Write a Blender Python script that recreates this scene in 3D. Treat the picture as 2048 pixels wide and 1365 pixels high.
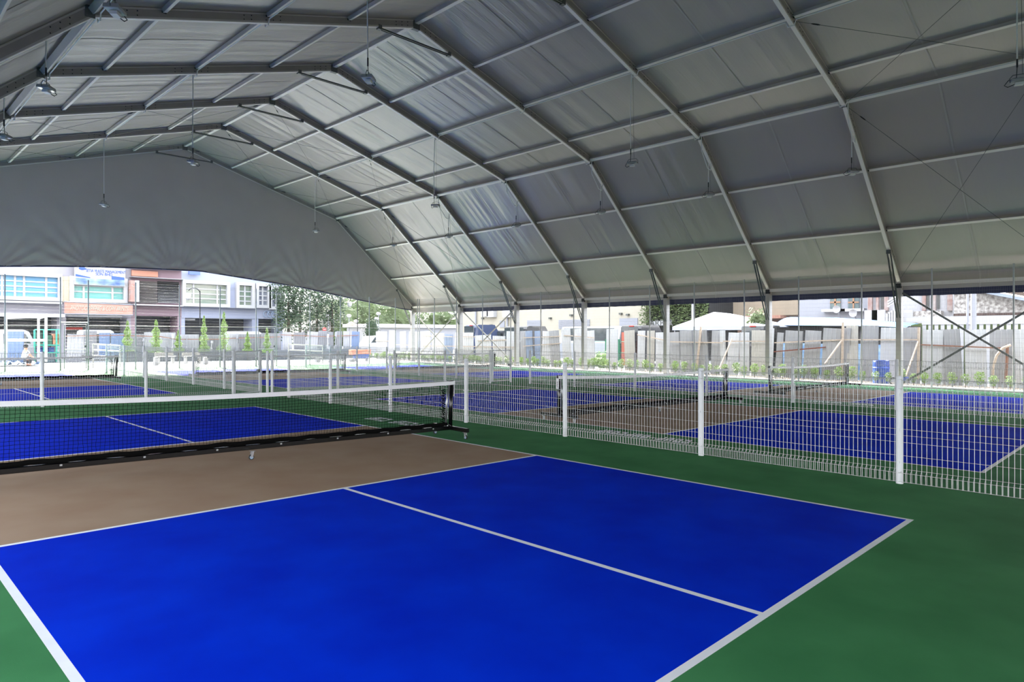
import bpy, math, random
from mathutils import Vector, Matrix, noise
random.seed(7)
S = bpy.context.scene
for o in list(bpy.data.objects): bpy.data.objects.remove(o)

# ---------------------------------------------------------------- camera, sky, sun, exposure
W, H, F = 2048, 1365, 1343.27
CAM = Vector((-3.8199, -8.3712, 1.6244)); YAW = 0.7927; CY = H / 2 - 12.943
cam = bpy.data.cameras.new('camera'); cam.sensor_width = 36; cam.lens = F / W * 36
cam.shift_y = -12.943 / W; cam.clip_start = 0.05; cam.clip_end = 1000
co = bpy.data.objects.new('camera', cam); S.collection.objects.link(co)
co.location = CAM; co.rotation_euler = (math.pi / 2, 0, -YAW); S.camera = co

wd = bpy.data.worlds.new('sky'); S.world = wd; wd.use_nodes = True
nt = wd.node_tree; nt.nodes.clear()
wo = nt.nodes.new('ShaderNodeOutputWorld'); bg = nt.nodes.new('ShaderNodeBackground')
tc = nt.nodes.new('ShaderNodeTexCoord'); sx = nt.nodes.new('ShaderNodeSeparateXYZ'); cr = nt.nodes.new('ShaderNodeValToRGB')
cr.color_ramp.elements[0].position = 0.0; cr.color_ramp.elements[0].color = (0.98, 0.98, 0.98, 1)
cr.color_ramp.elements[1].position = 0.7; cr.color_ramp.elements[1].color = (0.80, 0.88, 1.0, 1)
nt.links.new(tc.outputs['Generated'], sx.inputs[0]); nt.links.new(sx.outputs['Z'], cr.inputs[0])
nt.links.new(cr.outputs[0], bg.inputs[0]); nt.links.new(bg.outputs[0], wo.inputs[0])
bg.inputs[1].default_value = 3.5
sl = bpy.data.lights.new('sun', 'SUN'); sl.energy = 14.0; sl.angle = math.radians(6); sl.color = (1.0, 0.95, 0.87)
so = bpy.data.objects.new('sun', sl); S.collection.objects.link(so)
so.location = (0, -20, 40); so.rotation_euler = Vector((-0.43, -1.55, -1.0)).to_track_quat('-Z', 'Y').to_euler()
S.view_settings.view_transform = 'Standard'; S.view_settings.look = 'None'; S.view_settings.gamma = 1.0
S.view_settings.use_curve_mapping = False
S.view_settings.exposure = 1.05
S.cycles.max_bounces = 10; S.cycles.diffuse_bounces = 5; S.cycles.sample_clamp_indirect = 8

# ---------------------------------------------------------------- helpers
GA, GB = -0.0134, 0.0014
def gz(x, y):                                   # the courts fall slightly to the right for drainage
    x = max(-12, min(27, x)); return GA * x + GB * y
def ray(u, v):
    r = Vector((math.cos(YAW), -math.sin(YAW), 0)); f = Vector((math.sin(YAW), math.cos(YAW), 0))
    return f + r * ((u - W / 2) / F) + Vector((0, 0, 1)) * (-(v - CY) / F)
def on_y(u, v, Y): d = ray(u, v); return CAM + d * ((Y - CAM.y) / d.y)
def on_x(u, v, X): d = ray(u, v); return CAM + d * ((X - CAM.x) / d.x)

def srgb(r, g, b):
    return tuple(((c / 255) / 12.92 if c / 255 <= 0.04045 else ((c / 255 + 0.055) / 1.055) ** 2.4) for c in (r, g, b)) + (1,)

OUTDOOR = ('render', 'zinc', 'exterior', 'bright_white', 'awning', 'glazing', 'valance_', 'stone', 'brick', 'salmon', 'cream_panel', 'banner', 'sign_', 'orange', 'batten', 'tarp')
def mat(name, col, rough=0.6, metal=0.0, var=0.0, scale=8.0, bump=0.0, bscale=30.0, spec=0.5, transl=0.0, col2=None, stretch=None, coat=0.0, emit=0.0, detail=5.0):
    m = bpy.data.materials.new(name); m.use_nodes = True
    n = m.node_tree.nodes; l = m.node_tree.links; b = n['Principled BSDF']
    if len(col) == 3: col = (*col, 1)
    if any(k in name for k in OUTDOOR): col = (col[0] * .80, col[1] * .80, col[2] * .80, 1); col2 = tuple(c * .80 for c in col2[:3]) if col2 else None
    b.inputs['Base Color'].default_value = col; b.inputs['Roughness'].default_value = rough
    b.inputs['Metallic'].default_value = metal; b.inputs['Specular IOR Level'].default_value = spec
    b.inputs['Coat Weight'].default_value = coat
    t = n.new('ShaderNodeTexCoord'); mp = n.new('ShaderNodeMapping'); l.new(t.outputs['Object'], mp.inputs[0])
    if stretch: mp.inputs['Scale'].default_value = stretch
    if var or col2:
        ns = n.new('ShaderNodeTexNoise'); ns.inputs['Scale'].default_value = scale; ns.inputs['Detail'].default_value = detail
        l.new(mp.outputs[0], ns.inputs['Vector'])
        r = n.new('ShaderNodeValToRGB'); r.color_ramp.elements[0].position = 0.32; r.color_ramp.elements[1].position = 0.68
        if col2 is None: a = tuple(min(1, c * (1 - var)) for c in col[:3]) + (1,); c2 = tuple(min(1, c * (1 + var)) for c in col[:3]) + (1,)
        else: a = col; c2 = col2 if len(col2) == 4 else (*col2, 1)
        r.color_ramp.elements[0].color = a; r.color_ramp.elements[1].color = c2
        l.new(ns.outputs[0], r.inputs[0]); l.new(r.outputs[0], b.inputs['Base Color'])
    if bump:
        ns = n.new('ShaderNodeTexNoise'); ns.inputs['Scale'].default_value = bscale; ns.inputs['Detail'].default_value = 4
        bp = n.new('ShaderNodeBump'); bp.inputs['Strength'].default_value = bump; bp.inputs['Distance'].default_value = 0.02
        l.new(mp.outputs[0], ns.inputs['Vector']); l.new(ns.outputs[0], bp.inputs['Height']); l.new(bp.outputs[0], b.inputs['Normal'])
    if transl:
        o = n['Material Output']; tr = n.new('ShaderNodeBsdfTranslucent'); tr.inputs[0].default_value = col
        mx = n.new('ShaderNodeMixShader'); mx.inputs[0].default_value = transl
        l.new(b.outputs[0], mx.inputs[1]); l.new(tr.outputs[0], mx.inputs[2]); l.new(mx.outputs[0], o.inputs[0])
    return m

class MB:
    def __init__(s): s.v = []; s.f = []; s.m = []; s.k = 0
    def add(s, vs, fs):
        n = len(s.v); s.v += [tuple(p) for p in vs]; s.f += [tuple(i + n for i in f) for f in fs]; s.m += [s.k] * len(fs); return s
    def box(s, x0, x1, y0, y1, z0, z1, rot=0.0, c=None, M=None):
        vs = [Vector((x, y, z)) for x in (x0, x1) for y in (y0, y1) for z in (z0, z1)]
        if rot:
            c = Vector(c or ((x0 + x1) / 2, (y0 + y1) / 2, 0)); R = Matrix.Rotation(rot, 3, 'Z'); vs = [R @ (p - c) + c for p in vs]
        if M: vs = [M @ p for p in vs]
        return s.add(vs, [(0, 1, 3, 2), (4, 6, 7, 5), (0, 4, 5, 1), (2, 3, 7, 6), (0, 2, 6, 4), (1, 5, 7, 3)])
    def bar(s, a, b, w, h, up=(0, 0, 1)):
        a = Vector(a); b = Vector(b); d = (b - a).normalized(); up = Vector(up)
        if abs(d.dot(up)) > 0.98: up = Vector((1, 0, 0))
        x = d.cross(up).normalized() * w / 2; y = x.cross(d).normalized() * h / 2
        return s.add([a - x - y, a + x - y, a + x + y, a - x + y, b - x - y, b + x - y, b + x + y, b - x + y],
                     [(0, 3, 2, 1), (4, 5, 6, 7), (0, 1, 5, 4), (1, 2, 6, 5), (2, 3, 7, 6), (3, 0, 4, 7)])
    def tube(s, pts, r, n=8, cap=True, closed=False):
        pts = [Vector(p) for p in pts]; N = len(pts); vs = []; fs = []; pr = None
        rr = r if isinstance(r, (list, tuple)) else [r] * N
        for i, p in enumerate(pts):
            a = pts[(i - 1) % N] if closed or i > 0 else p; b = pts[(i + 1) % N] if closed or i < N - 1 else p
            d = (b - a).normalized()
            if pr is None: pr = d.orthogonal().normalized()
            else: pr = (pr - d * pr.dot(d)); pr = pr.normalized() if pr.length > 1e-6 else d.orthogonal().normalized()
            q = d.cross(pr)
            for k in range(n):
                t = 2 * math.pi * k / n + (math.pi / n if n == 4 else 0); vs.append(p + (pr * math.cos(t) + q * math.sin(t)) * rr[i])
        for i in range(N if closed else N - 1):
            j = (i + 1) % N
            for k in range(n): fs.append((i * n + k, i * n + (k + 1) % n, j * n + (k + 1) % n, j * n + k))
        if cap and not closed: fs += [tuple(range(n - 1, -1, -1)), tuple((N - 1) * n + k for k in range(n))]
        return s.add(vs, fs)
    def cone(s, a, b, r0, r1, n=12): return s.tube([a, b], [r0, r1], n)
    def prism(s, poly, axis, t0, t1):           # poly in the two other axes, pushed along axis
        n = len(poly); vs = []
        for t in (t0, t1):
            for (p, q) in poly: vs.append({'x': (t, p, q), 'y': (p, t, q), 'z': (p, q, t)}[axis])
        return s.add(vs, [tuple(range(n)), tuple(range(2 * n - 1, n - 1, -1))] + [(i, (i + 1) % n + 0, (i + 1) % n + n, i + n) for i in range(n)])
    def grid(s, P, nu, nv):                     # P(i,j) -> point
        vs = [P(i, j) for i in range(nu + 1) for j in range(nv + 1)]
        return s.add(vs, [(i * (nv + 1) + j, (i + 1) * (nv + 1) + j, (i + 1) * (nv + 1) + j + 1, i * (nv + 1) + j + 1) for i in range(nu) for j in range(nv)])
    def blob(s, c, r, seed=0, amp=0.25, nu=14, nv=9, sq=(1, 1, 1), fr=1.6):
        c = Vector(c); vs = []; fs = []
        for i in range(nv + 1):
            th = math.pi * i / nv
            for j in range(nu):
                ph = 2 * math.pi * j / nu; d = Vector((math.sin(th) * math.cos(ph), math.sin(th) * math.sin(ph), math.cos(th)))
                k = r * (1 + amp * noise.noise(d * fr + Vector((seed * 3.7, seed, 0))) * 1.6)
                vs.append(c + Vector((d.x * k * sq[0], d.y * k * sq[1], d.z * k * sq[2])))
        for i in range(nv):
            for j in range(nu): fs.append((i * nu + j, (i + 1) * nu + j, (i + 1) * nu + (j + 1) % nu, i * nu + (j + 1) % nu))
        return s.add(vs, fs)
    def leaves(s, P, n, size):                  # n small leaf quads at points drawn from P()
        for _ in range(n):
            p = Vector(P()); a = Vector((random.gauss(0, 1), random.gauss(0, 1), random.gauss(0, 1))).normalized(); b = a.orthogonal().normalized()
            z = size * random.uniform(.6, 1.3)
            s.add([p - a * z, p + b * z * .5, p + a * z, p - b * z * .5], [(0, 1, 2, 3)])
        return s
    def build(s, name, m, parent=None, smooth=False, local=False):
        off = Vector((0, 0, 0)) if (parent is None or local) else world_loc(parent)
        me = bpy.data.meshes.new(name); me.from_pydata([tuple(Vector(p) - off) for p in s.v], [], s.f)
        ms = m if isinstance(m, (list, tuple)) else [m]
        for q in ms: me.materials.append(q)
        if len(ms) > 1: me.polygons.foreach_set('material_index', s.m)
        if smooth: me.polygons.foreach_set('use_smooth', [True] * len(me.polygons))
        me.update(); o = bpy.data.objects.new(name, me); S.collection.objects.link(o)
        if parent is not None: o.parent = parent
        return o
def world_loc(o):
    v = Vector((0, 0, 0))
    while o is not None: v += Vector(o.location); o = o.parent
    return v
def thing(name, label, cat, loc=(0, 0, 0), rz=0.0, group=None):
    o = bpy.data.objects.new(name, None); o.empty_display_size = 0.2; S.collection.objects.link(o)
    o.location = loc; o.rotation_euler = (0, 0, rz); o['label'] = label; o['category'] = cat
    if group: o['group'] = group
    return o
def tag(o, label, cat, group=None, kind=None):
    o['label'] = label; o['category'] = cat
    if group: o['group'] = group
    if kind: o['kind'] = kind
    return o
def struct(o, label=None):
    o['kind'] = 'structure'
    if label: o['label'] = label
    return o
def dup(o, loc, rz=None, label=None, parent=None):
    c = o.copy(); S.collection.objects.link(c); c.parent = parent
    if loc is not None: c.location = loc
    if rz is not None: c.rotation_euler = (0, 0, rz)
    if label: c['label'] = label
    for ch in [k for k in bpy.data.objects if k.parent == o]: dup(ch, None, None, None, c)
    return c
KIDS = {}
def dupf(o, loc, rz=None, label=None, scale=None):   # faster copy of a two- or three-level thing
    if o.name not in KIDS: KIDS[o.name] = [(k, list(k.children)) for k in o.children]
    c = o.copy(); S.collection.objects.link(c); c.location = loc
    if rz is not None: c.rotation_euler = (0, 0, rz)
    if scale: c.scale = scale
    if label: c['label'] = label
    for k, gs in KIDS[o.name]:
        d = k.copy(); S.collection.objects.link(d); d.parent = c
        for g in gs: e = g.copy(); S.collection.objects.link(e); e.parent = d
    return c
def text(body, size, m, loc, rot, name, parent=None, extrude=0.01, sx=1.0, shear=0.0, align='CENTER'):
    cu = bpy.data.curves.new('t', 'FONT'); cu.body = body; cu.size = size; cu.extrude = extrude; cu.align_x = align; cu.align_y = 'CENTER'; cu.shear = shear
    ob = bpy.data.objects.new('t', cu); S.collection.objects.link(ob)
    me = bpy.data.meshes.new_from_object(ob.evaluated_get(bpy.context.evaluated_depsgraph_get())); bpy.data.objects.remove(ob)
    me.materials.clear(); me.materials.append(m)
    o = bpy.data.objects.new(name, me); S.collection.objects.link(o)
    o.location = Vector(loc) - (world_loc(parent) if parent else Vector((0, 0, 0))); o.rotation_euler = rot; o.scale = (sx, 1, 1)
    if parent: o.parent = parent
    return o
ORD = ['first', 'second', 'third', 'fourth', 'fifth', 'sixth', 'seventh', 'eighth', 'ninth', 'tenth', 'eleventh', 'twelfth', 'thirteenth', 'fourteenth', 'fifteenth', 'sixteenth', 'seventeenth', 'eighteenth', 'nineteenth', 'twentieth']
TENS = ['', '', 'twenty', 'thirty', 'forty', 'fifty', 'sixty', 'seventy', 'eighty', 'ninety']
def nth(i):
    if i < 20: return ORD[i]
    n = i + 1
    return TENS[n // 10][:-1] + 'ieth' if n % 10 == 0 else TENS[n // 10] + '-' + ORD[n % 10 - 1]
def nth_old(i): return ORD[i] if i < 20 else ('twenty-' + ORD[i - 20] if i < 29 else ('thirtieth' if i == 29 else ('thirty-' + ORD[i - 30] if i < 39 else ('fortieth' if i == 39 else ('forty-' + ORD[i - 40] if i < 49 else ('fiftieth' if i == 49 else 'fifty-' + ORD[i - 50]))))))

# ---------------------------------------------------------------- materials
M = {}
M['blue'] = mat('blue_acrylic', srgb(0, 38, 196), .75, spec=.02, col2=srgb(0, 50, 214), scale=1.6, bump=.10, bscale=260, detail=8)
M['green'] = mat('green_acrylic', srgb(54, 116, 72), .75, spec=.08, col2=srgb(68, 134, 86), scale=1.3, bump=.10, bscale=260, detail=8)
M['brown'] = mat('brown_acrylic', srgb(154, 128, 108), .75, spec=.10, col2=srgb(164, 142, 122), scale=1.4, bump=.10, bscale=260, detail=8)
M['line'] = mat('white_line_paint', srgb(243, 246, 255), .5, var=.03, scale=6)
M['concrete'] = mat('sunlit_concrete', (.62, .61, .57), .85, var=.06, scale=.9, bump=.15, bscale=40)
M['asphalt'] = mat('grey_asphalt', (.16, .16, .157), .9, var=.08, scale=1.2)
M['soil'] = mat('dry_soil', (.22, .17, .13), .95, col2=(.33, .27, .21), scale=7, bump=.5, bscale=25)
M['fabric'] = mat('grey_roof_membrane', (.30, .262, .232), .36, transl=.002, spec=1.0, bump=.55, bscale=1.4, stretch=(.5, 11, .5))
M['seam'] = mat('membrane_weld_seam', (.38, .34, .31), .38)
M['curtain'] = mat('grey_gable_fabric', (.30, .268, .245), .4, var=.03, scale=1, transl=.006, bump=.15, bscale=12)
M['blueflap'] = mat('navy_valance_fabric', (.003, .007, .06), .5, bump=.3, bscale=20)
M['alu'] = mat('mill_aluminium', (.38, .34, .30), .5, metal=.1, var=.05, scale=3)
M['alud'] = mat('dull_grey_aluminium', (.24, .215, .19), .5, metal=.3, var=.08, scale=2)
M['alul'] = mat('bright_aluminium_flange', (.74, .67, .60), .5)
M['steel'] = mat('dark_galvanised_steel', (.10, .105, .10), .45, metal=.6, var=.2, scale=14)
M['bolt'] = mat('black_steel_bolt', (.012, .013, .014), .5, metal=.5)
M['wire'] = mat('galvanised_white_wire', (.64, .65, .66), .42, metal=.15)
M['gwire'] = mat('thin_galvanised_wire', (.22, .22, .22), .6)
M['post'] = mat('white_powder_coat_post', (.70, .71, .74), .38, var=.02, scale=3)
M['tpost'] = mat('grey_galvanised_post', (.36, .36, .36), .45, metal=.2, var=.06, scale=4)
M['black'] = mat('black_net_frame_paint', (.0015, .0015, .002), .2, spec=.55)
M['cord'] = mat('black_net_cord', (.002, .002, .002), .9, spec=.1)
M['tape'] = mat('white_net_tape', (.78, .78, .81), .6, bump=.2, bscale=60)
M['rubber'] = mat('dark_rubber', (.012, .012, .013), .6)
M['zinc'] = mat('zinc_castor_plate', (.45, .46, .48), .3, metal=.8)
M['castor'] = mat('pale_blue_castor_wheel', (.30, .42, .58), .4)
M['cable'] = mat('white_cable_sheath', (.58, .57, .54), .5)
M['bcable'] = mat('black_cable', (.006, .006, .006), .5)
M['lamp'] = mat('lamp_grey_housing', (.30, .30, .30), .45, metal=.3)
M['lampl'] = mat('lamp_pale_driver', (.55, .54, .51), .4)
M['glassl'] = mat('lamp_lens_glass', (.45, .45, .44), .15)
M['sheetw'] = mat('white_corrugated_zinc', (.60, .61, .63), .45, metal=.15, var=.05, scale=2, stretch=(1, 1, .3))
M['sheetg'] = mat('grey_corrugated_zinc', (.38, .385, .40), .45, metal=.2, var=.10, scale=2, stretch=(1, 1, .3))
M['sheetc'] = mat('cream_corrugated_zinc', (.50, .48, .44), .5, metal=.1, var=.06, scale=2, stretch=(1, 1, .3))
M['sheetb'] = mat('blue_corrugated_zinc', (.26, .33, .46), .45, metal=.1, var=.06, scale=2, stretch=(1, 1, .3))
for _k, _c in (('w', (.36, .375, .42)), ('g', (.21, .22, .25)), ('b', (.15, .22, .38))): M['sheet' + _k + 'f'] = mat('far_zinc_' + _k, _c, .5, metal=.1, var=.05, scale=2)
M['timber'] = mat('raw_pine_batten', (.52, .42, .33), .7, var=.15, scale=9)
M['timberr'] = mat('reddish_batten', (.26, .12, .075), .7, var=.2, scale=9)
M['rust'] = mat('rusty_bar', (.14, .035, .018), .8, var=.4, scale=30)
M['leaf'] = mat('fresh_green_leaf', (.17, .27, .07), .6, var=.35, scale=5, transl=.25)
M['leafd'] = mat('dark_tree_leaf', (.020, .045, .014), .65, var=.4, scale=2, transl=.15)
M['leafm'] = mat('hill_tree_leaf', (.075, .105, .035), .7, var=.35, scale=.6, transl=.15)
M['bark'] = mat('brown_bark', (.06, .045, .03), .9, var=.3, scale=6)
M['glass'] = mat('dark_window_glass', (.03, .04, .045), .08, spec=.8)
M['glassm'] = mat('blue_grey_pane', (.055, .085, .10), .5, col2=(.10, .13, .12), scale=2)
M['white'] = mat('white_exterior_paint', (.28, .29, .33), .6, var=.02, scale=1)
M['whiteb'] = mat('bright_white_paint', (.44, .44, .46), .5)
M['red'] = mat('red_paint', (.45, .03, .02), .5)
M['dark'] = mat('dark_interior', (.012, .012, .013), .8)

# ---------------------------------------------------------------- ground and court floor
COURTS = [(0.0, 0.0), (9.27, 0.0), (18.54, 0.0), (0.0, 18.2), (9.3, 18.2), (18.54, 18.2), (-9.27, 18.2), (-9.27, 0.0)]
def floor():
    X0, X1, Y0, Y1 = -13.9, 23.72, -20.0, 28.45
    xs = {X0, X1, -5.4}; ys = {Y0, Y1}
    for cx, cy in COURTS:
        for d in (-3.05, -3.0, -.025, .025, 3.0, 3.05): xs.add(round(cx + d, 4))
        for d in (-6.7, -6.65, -2.13, -2.08, 2.08, 2.13, 6.65, 6.7): ys.add(round(cy + d, 4))
    xs = sorted(x for x in xs if X0 <= x <= X1); ys = sorted(ys)
    def kind(x, y):
        for cx, cy in COURTS:
            a, b = abs(x - cx), abs(y - cy)
            if a < 3.05 and b < 6.7:
                if a > 3.0 or b > 6.65 or 2.08 < b < 2.13 or (a < .025 and b > 2.08): return 3
                return 2 if b < 2.08 else 1
        return 0
    mb = MB(); idx = {}
    for i, x in enumerate(xs):
        for j, y in enumerate(ys): idx[i, j] = len(mb.v); mb.v.append((x, y, gz(x, y)))
    for i in range(len(xs) - 1):
        for j in range(len(ys) - 1):
            mb.f.append((idx[i, j], idx[i + 1, j], idx[i + 1, j + 1], idx[i, j + 1])); mb.m.append(kind((xs[i] + xs[i + 1]) / 2, (ys[j] + ys[j + 1]) / 2))
    struct(mb.build('floor', [M['green'], M['blue'], M['brown'], M['line']]))
floor()
def sheet(name, xs, ys, m, dz=0.0):
    mb = MB(); mb.grid(lambda i, j: (xs[i], ys[j], gz(xs[i], min(ys[j], 60)) + dz), len(xs) - 1, len(ys) - 1)
    return struct(mb.build(name, m))
sheet('ground', [-160, -12, 27, 200], [-120, 0, 60, 260], M['asphalt'], -0.06)
sheet('apron', [-60, -12, 24.05], [28.45, 37.6], M['concrete'], -0.004)
sheet('verge', [-60, -13.9], [-60, 28.45], M['asphalt'], -0.004)
sheet('planting_bed', [24.3, 27.0, 27.4], [-22, 0, 40.5], M['soil'], 0.015)
mb = MB(); mb.bar((24.05, -21, gz(24, -21) + .02), (24.05, 37, gz(24, 37) + .02), .5, .09); struct(mb.build('trim_1', M['concrete']), 'white concrete kerb along the planting bed')
# white lettering painted beside the courts (illegible from here: slanted strokes)
def strokes(cx, y0, y1, hgt, words, label):
    mb = MB(); n = sum(words) + len(words) - 1; st = (y1 - y0) / n; k = 0
    for w in words:
        for i in range(w):
            y = y0 + st * k; z = lambda x, yy: gz(x, yy) + .004; a = st * .78; r = (i * 7 + w) % 4; sh = .10
            def q(ya, yb, xa, xb):
                mb.add([(cx + xa, ya + sh * xa / hgt, z(cx, ya)), (cx + xa, yb + sh * xa / hgt, z(cx, yb)), (cx + xb, yb + sh * xb / hgt, z(cx, yb)), (cx + xb, ya + sh * xb / hgt, z(cx, ya))], [(0, 1, 2, 3)])
            q(y, y + a * .3, 0, hgt)
            if r in (0, 2, 3): q(y, y + a, hgt * .72, hgt)
            if r in (0, 1, 3): q(y, y + a, 0, hgt * .28)
            if r in (2, 1): q(y, y + a * .85, hgt * .38, hgt * .60)
            if r in (2, 3): q(y + a * .7, y + a, 0, hgt)
            k += 1
        k += 1
    tag(mb.build('floor_lettering', M['line']), label, 'lettering', 'white lettering painted beside the courts')
strokes(5.52, -2.98, -1.15, .36, [4, 7], 'white painted lettering on green floor just behind the nearest low mesh fence')
strokes(3.58, 1.45, 3.1, .36, [5, 4], 'white painted lettering on green floor seen through the nearest net')
strokes(14.9, -2.9, -1.2, .3, [4, 6], 'white painted lettering on green floor behind the second low mesh fence')

# ---------------------------------------------------------------- marquee: membrane, frames, purlins
CX = 9.35; INN = [(0, 11.45), (9.03, 8.76), (14.88, 3.56)]; YF = lambda i: 28.957 - 5 * i
def off_pts(d):
    (x0, z0), (x1, z1), (x2, z2) = INN
    n1 = Vector((z0 - z1, x1 - x0)).normalized(); n2 = Vector((z1 - z2, x2 - x1)).normalized(); nm = (n1 + n2).normalized(); nm = nm / nm.dot(n1)
    return [(0, z0 + d / n1.y), (x1 + nm.x * d, z1 + nm.y * d), (x2 + n2.x * d, z2 + n2.y * d)]
def slope_pt(x, d=0.0):                         # point on the frame line at offset x from the centre line
    P = off_pts(d); a = abs(x)
    (p, q) = (P[0], P[1]) if a <= P[1][0] else (P[1], P[2])
    t = (a - p[0]) / (q[0] - p[0]); return p[1] + (q[1] - p[1]) * t
def membrane():
    P = off_pts(.262); prof = [(0, P[0][1])]
    for (a, b, n) in ((P[0], P[1], 26), (P[1], P[2], 18)):
        for k in range(1, n + 1): prof.append((a[0] + (b[0] - a[0]) * k / n, a[1] + (b[1] - a[1]) * k / n))
    prof.append((P[2][0] + .03, 3.30))
    full = [(-x, z) for x, z in reversed(prof[1:])] + prof
    n1 = Vector((P[0][1] - P[1][1], P[1][0])).normalized()
    nodes = [0, 2.47, 4.95, 7.55, 9.13, 11.15, 13.15, 15.0]
    for b in range(0, 12):
        ya, yb = YF(b), YF(b + 1); NY = 60; mb = MB(); seam = MB()
        def pt(i, j, lift=0.0):
            x, z = full[i]; t = j / NY; y = ya + (yb - ya) * t; a = abs(x)
            nx, nz = (n1.x, n1.y) if a < 9.13 else (.664, .748)
            u = min(abs(a - q) for q in nodes)
            env = math.sin(math.pi * t) ** .6 * min(1, u / .5) if 0 < i < len(full) - 1 else 0
            w = noise.noise(Vector((x * .16, y * 3.2, b * 9.1))) * .045 + noise.noise(Vector((x * .35, y * 9, b * 5.3))) * .02
            amp = .35 + 1.5 * max(0, noise.noise(Vector((x * .22 + 7, y * .5, b * 2.7))) + .15)
            d = env * (w * amp * (1.0 if a < 9 else .8) + .035 * math.sin(math.pi * t)) + lift
            return (CX + x + math.copysign(nx, x) * d, y, z + nz * d)
        mb.grid(pt, len(full) - 1, NY); mb.k = 1
        for t0 in (.5,):
            mb.grid(lambda i, j: tuple(Vector(pt(i, NY * t0, -.012)) + Vector((0, (j - .5) * .05, 0))), len(full) - 1, 1)
        o = mb.build('ceiling', [M['fabric'], M['seam']], smooth=True); struct(o, 'grey roof membrane of the %s bay from the far gable' % nth(b))
membrane()
def roof_frame(i):
    y = YF(i); P0 = off_pts(0); P1 = off_pts(.25); lab = nth(i)
    t = thing('portal_frame', 'grey aluminium portal frame, %s counted from the far gable' % lab if i else 'grey aluminium portal frame holding the far gable curtain', 'tent frame', (CX, y, 0), group='portal frames of the marquee')
    mid = off_pts(.125); hw = .055
    for s in (1, -1):
        for k, nm in ((0, 'roof_rafter'), (1, 'side_rafter')):
            a, b = mid[k], mid[k + 1]; mb = MB(); A = Vector((CX + s * a[0], y, a[1])); B = Vector((CX + s * b[0], y, b[1])); D = (B - A).normalized()
            up = Vector((0, 1, 0)); nrm = D.cross(up).normalized()
            if nrm.z < 0: nrm = -nrm
            mb.bar(A, B, .25, .11, up=up); mb.k = 1
            for sg in (-1, 1):                   # lips of the flanges
                for e in (-.1, .1): mb.bar(A + nrm * e + up * sg * .058, B + nrm * e + up * sg * .058, .035, .014, up=up)
            mb.k = 2; mb.bar(A - nrm * .127, B - nrm * .127, .012, .112, up=up)
            mb.k = 3
            for x0, n, dx in (((.35, 3, .22), (8.13, 3, .22), (4.6, 3, .2), (5.4, 2, .2)) if k == 0 else ((9.48, 3, .18), (13.9, 2, .2))):
                for q in range(n):
                    for d in (.07, .17): x = x0 + q * dx; mb.box(CX + s * x - .012, CX + s * x + .012, y - .064, y + .064, slope_pt(x, d) - .012, slope_pt(x, d) + .012)
            mb.build(nm, [M['alud'], M['alu'], M['alul'], M['bolt']], t)
        mb = MB(); cx = CX + s * 14.96; g = gz(cx, y); mb.box(cx - .13, cx + .13, y - .075, y + .075, g + .02, 3.56); mb.k = 1
        mb.box(cx - .135, cx + .135, y - .09, y - .075, g + .02, 3.3); mb.box(cx - .135, cx + .135, y + .075, y + .09, g + .02, 3.3)
        c = mb.build('column', [M['alu'], M['tpost']], t)
        MB().box(cx - .2, cx + .2, y - .18, y + .18, g - .01, g + .02).build('base_plate', M['steel'], c)
        mb = MB(); mb.box(cx - .14, cx - .02, y - .082, y + .082, 3.36, 3.53); mb.build('eave_bracket', M['bolt'], c)
        mb = MB(); A = (CX + s * 13.62, y, slope_pt(13.62, -.03)); B = (CX + s * 14.86, y, 2.22)
        for e in (-.05, .05): mb.bar((A[0], y + e, A[2]), (B[0], y + e, B[2]), .045, .03)
        mb.box(A[0] - .05, A[0] + .05, y - .07, y + .07, A[2] - .10, A[2] + .04); mb.build('knee_strut', M['steel'], t)
        mb = MB(); p = Vector((CX + s * mid[1][0], y, mid[1][1])); mb.box(p.x - .10, p.x + .10, y - .068, y + .068, p.z - .15, p.z + .12); mb.build('knee_joint', M['steel'], t)
    mb = MB()
    for e in (-.04, .04): mb.bar((CX - 1.38, y + e, 11.0), (CX + 1.38, y + e, 11.0), .03, .05)
    for s in (-1, 1): mb.box(CX + s * 1.38 - .06, CX + s * 1.38 + .06, y - .07, y + .07, 10.96, 11.1)
    mb.build('ridge_tie', M['steel'], t)
    MB().box(CX - .13, CX + .13, y - .07, y + .07, 11.40, 11.66).build('ridge_joint', M['steel'], t)
for i in range(9): roof_frame(i)

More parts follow.
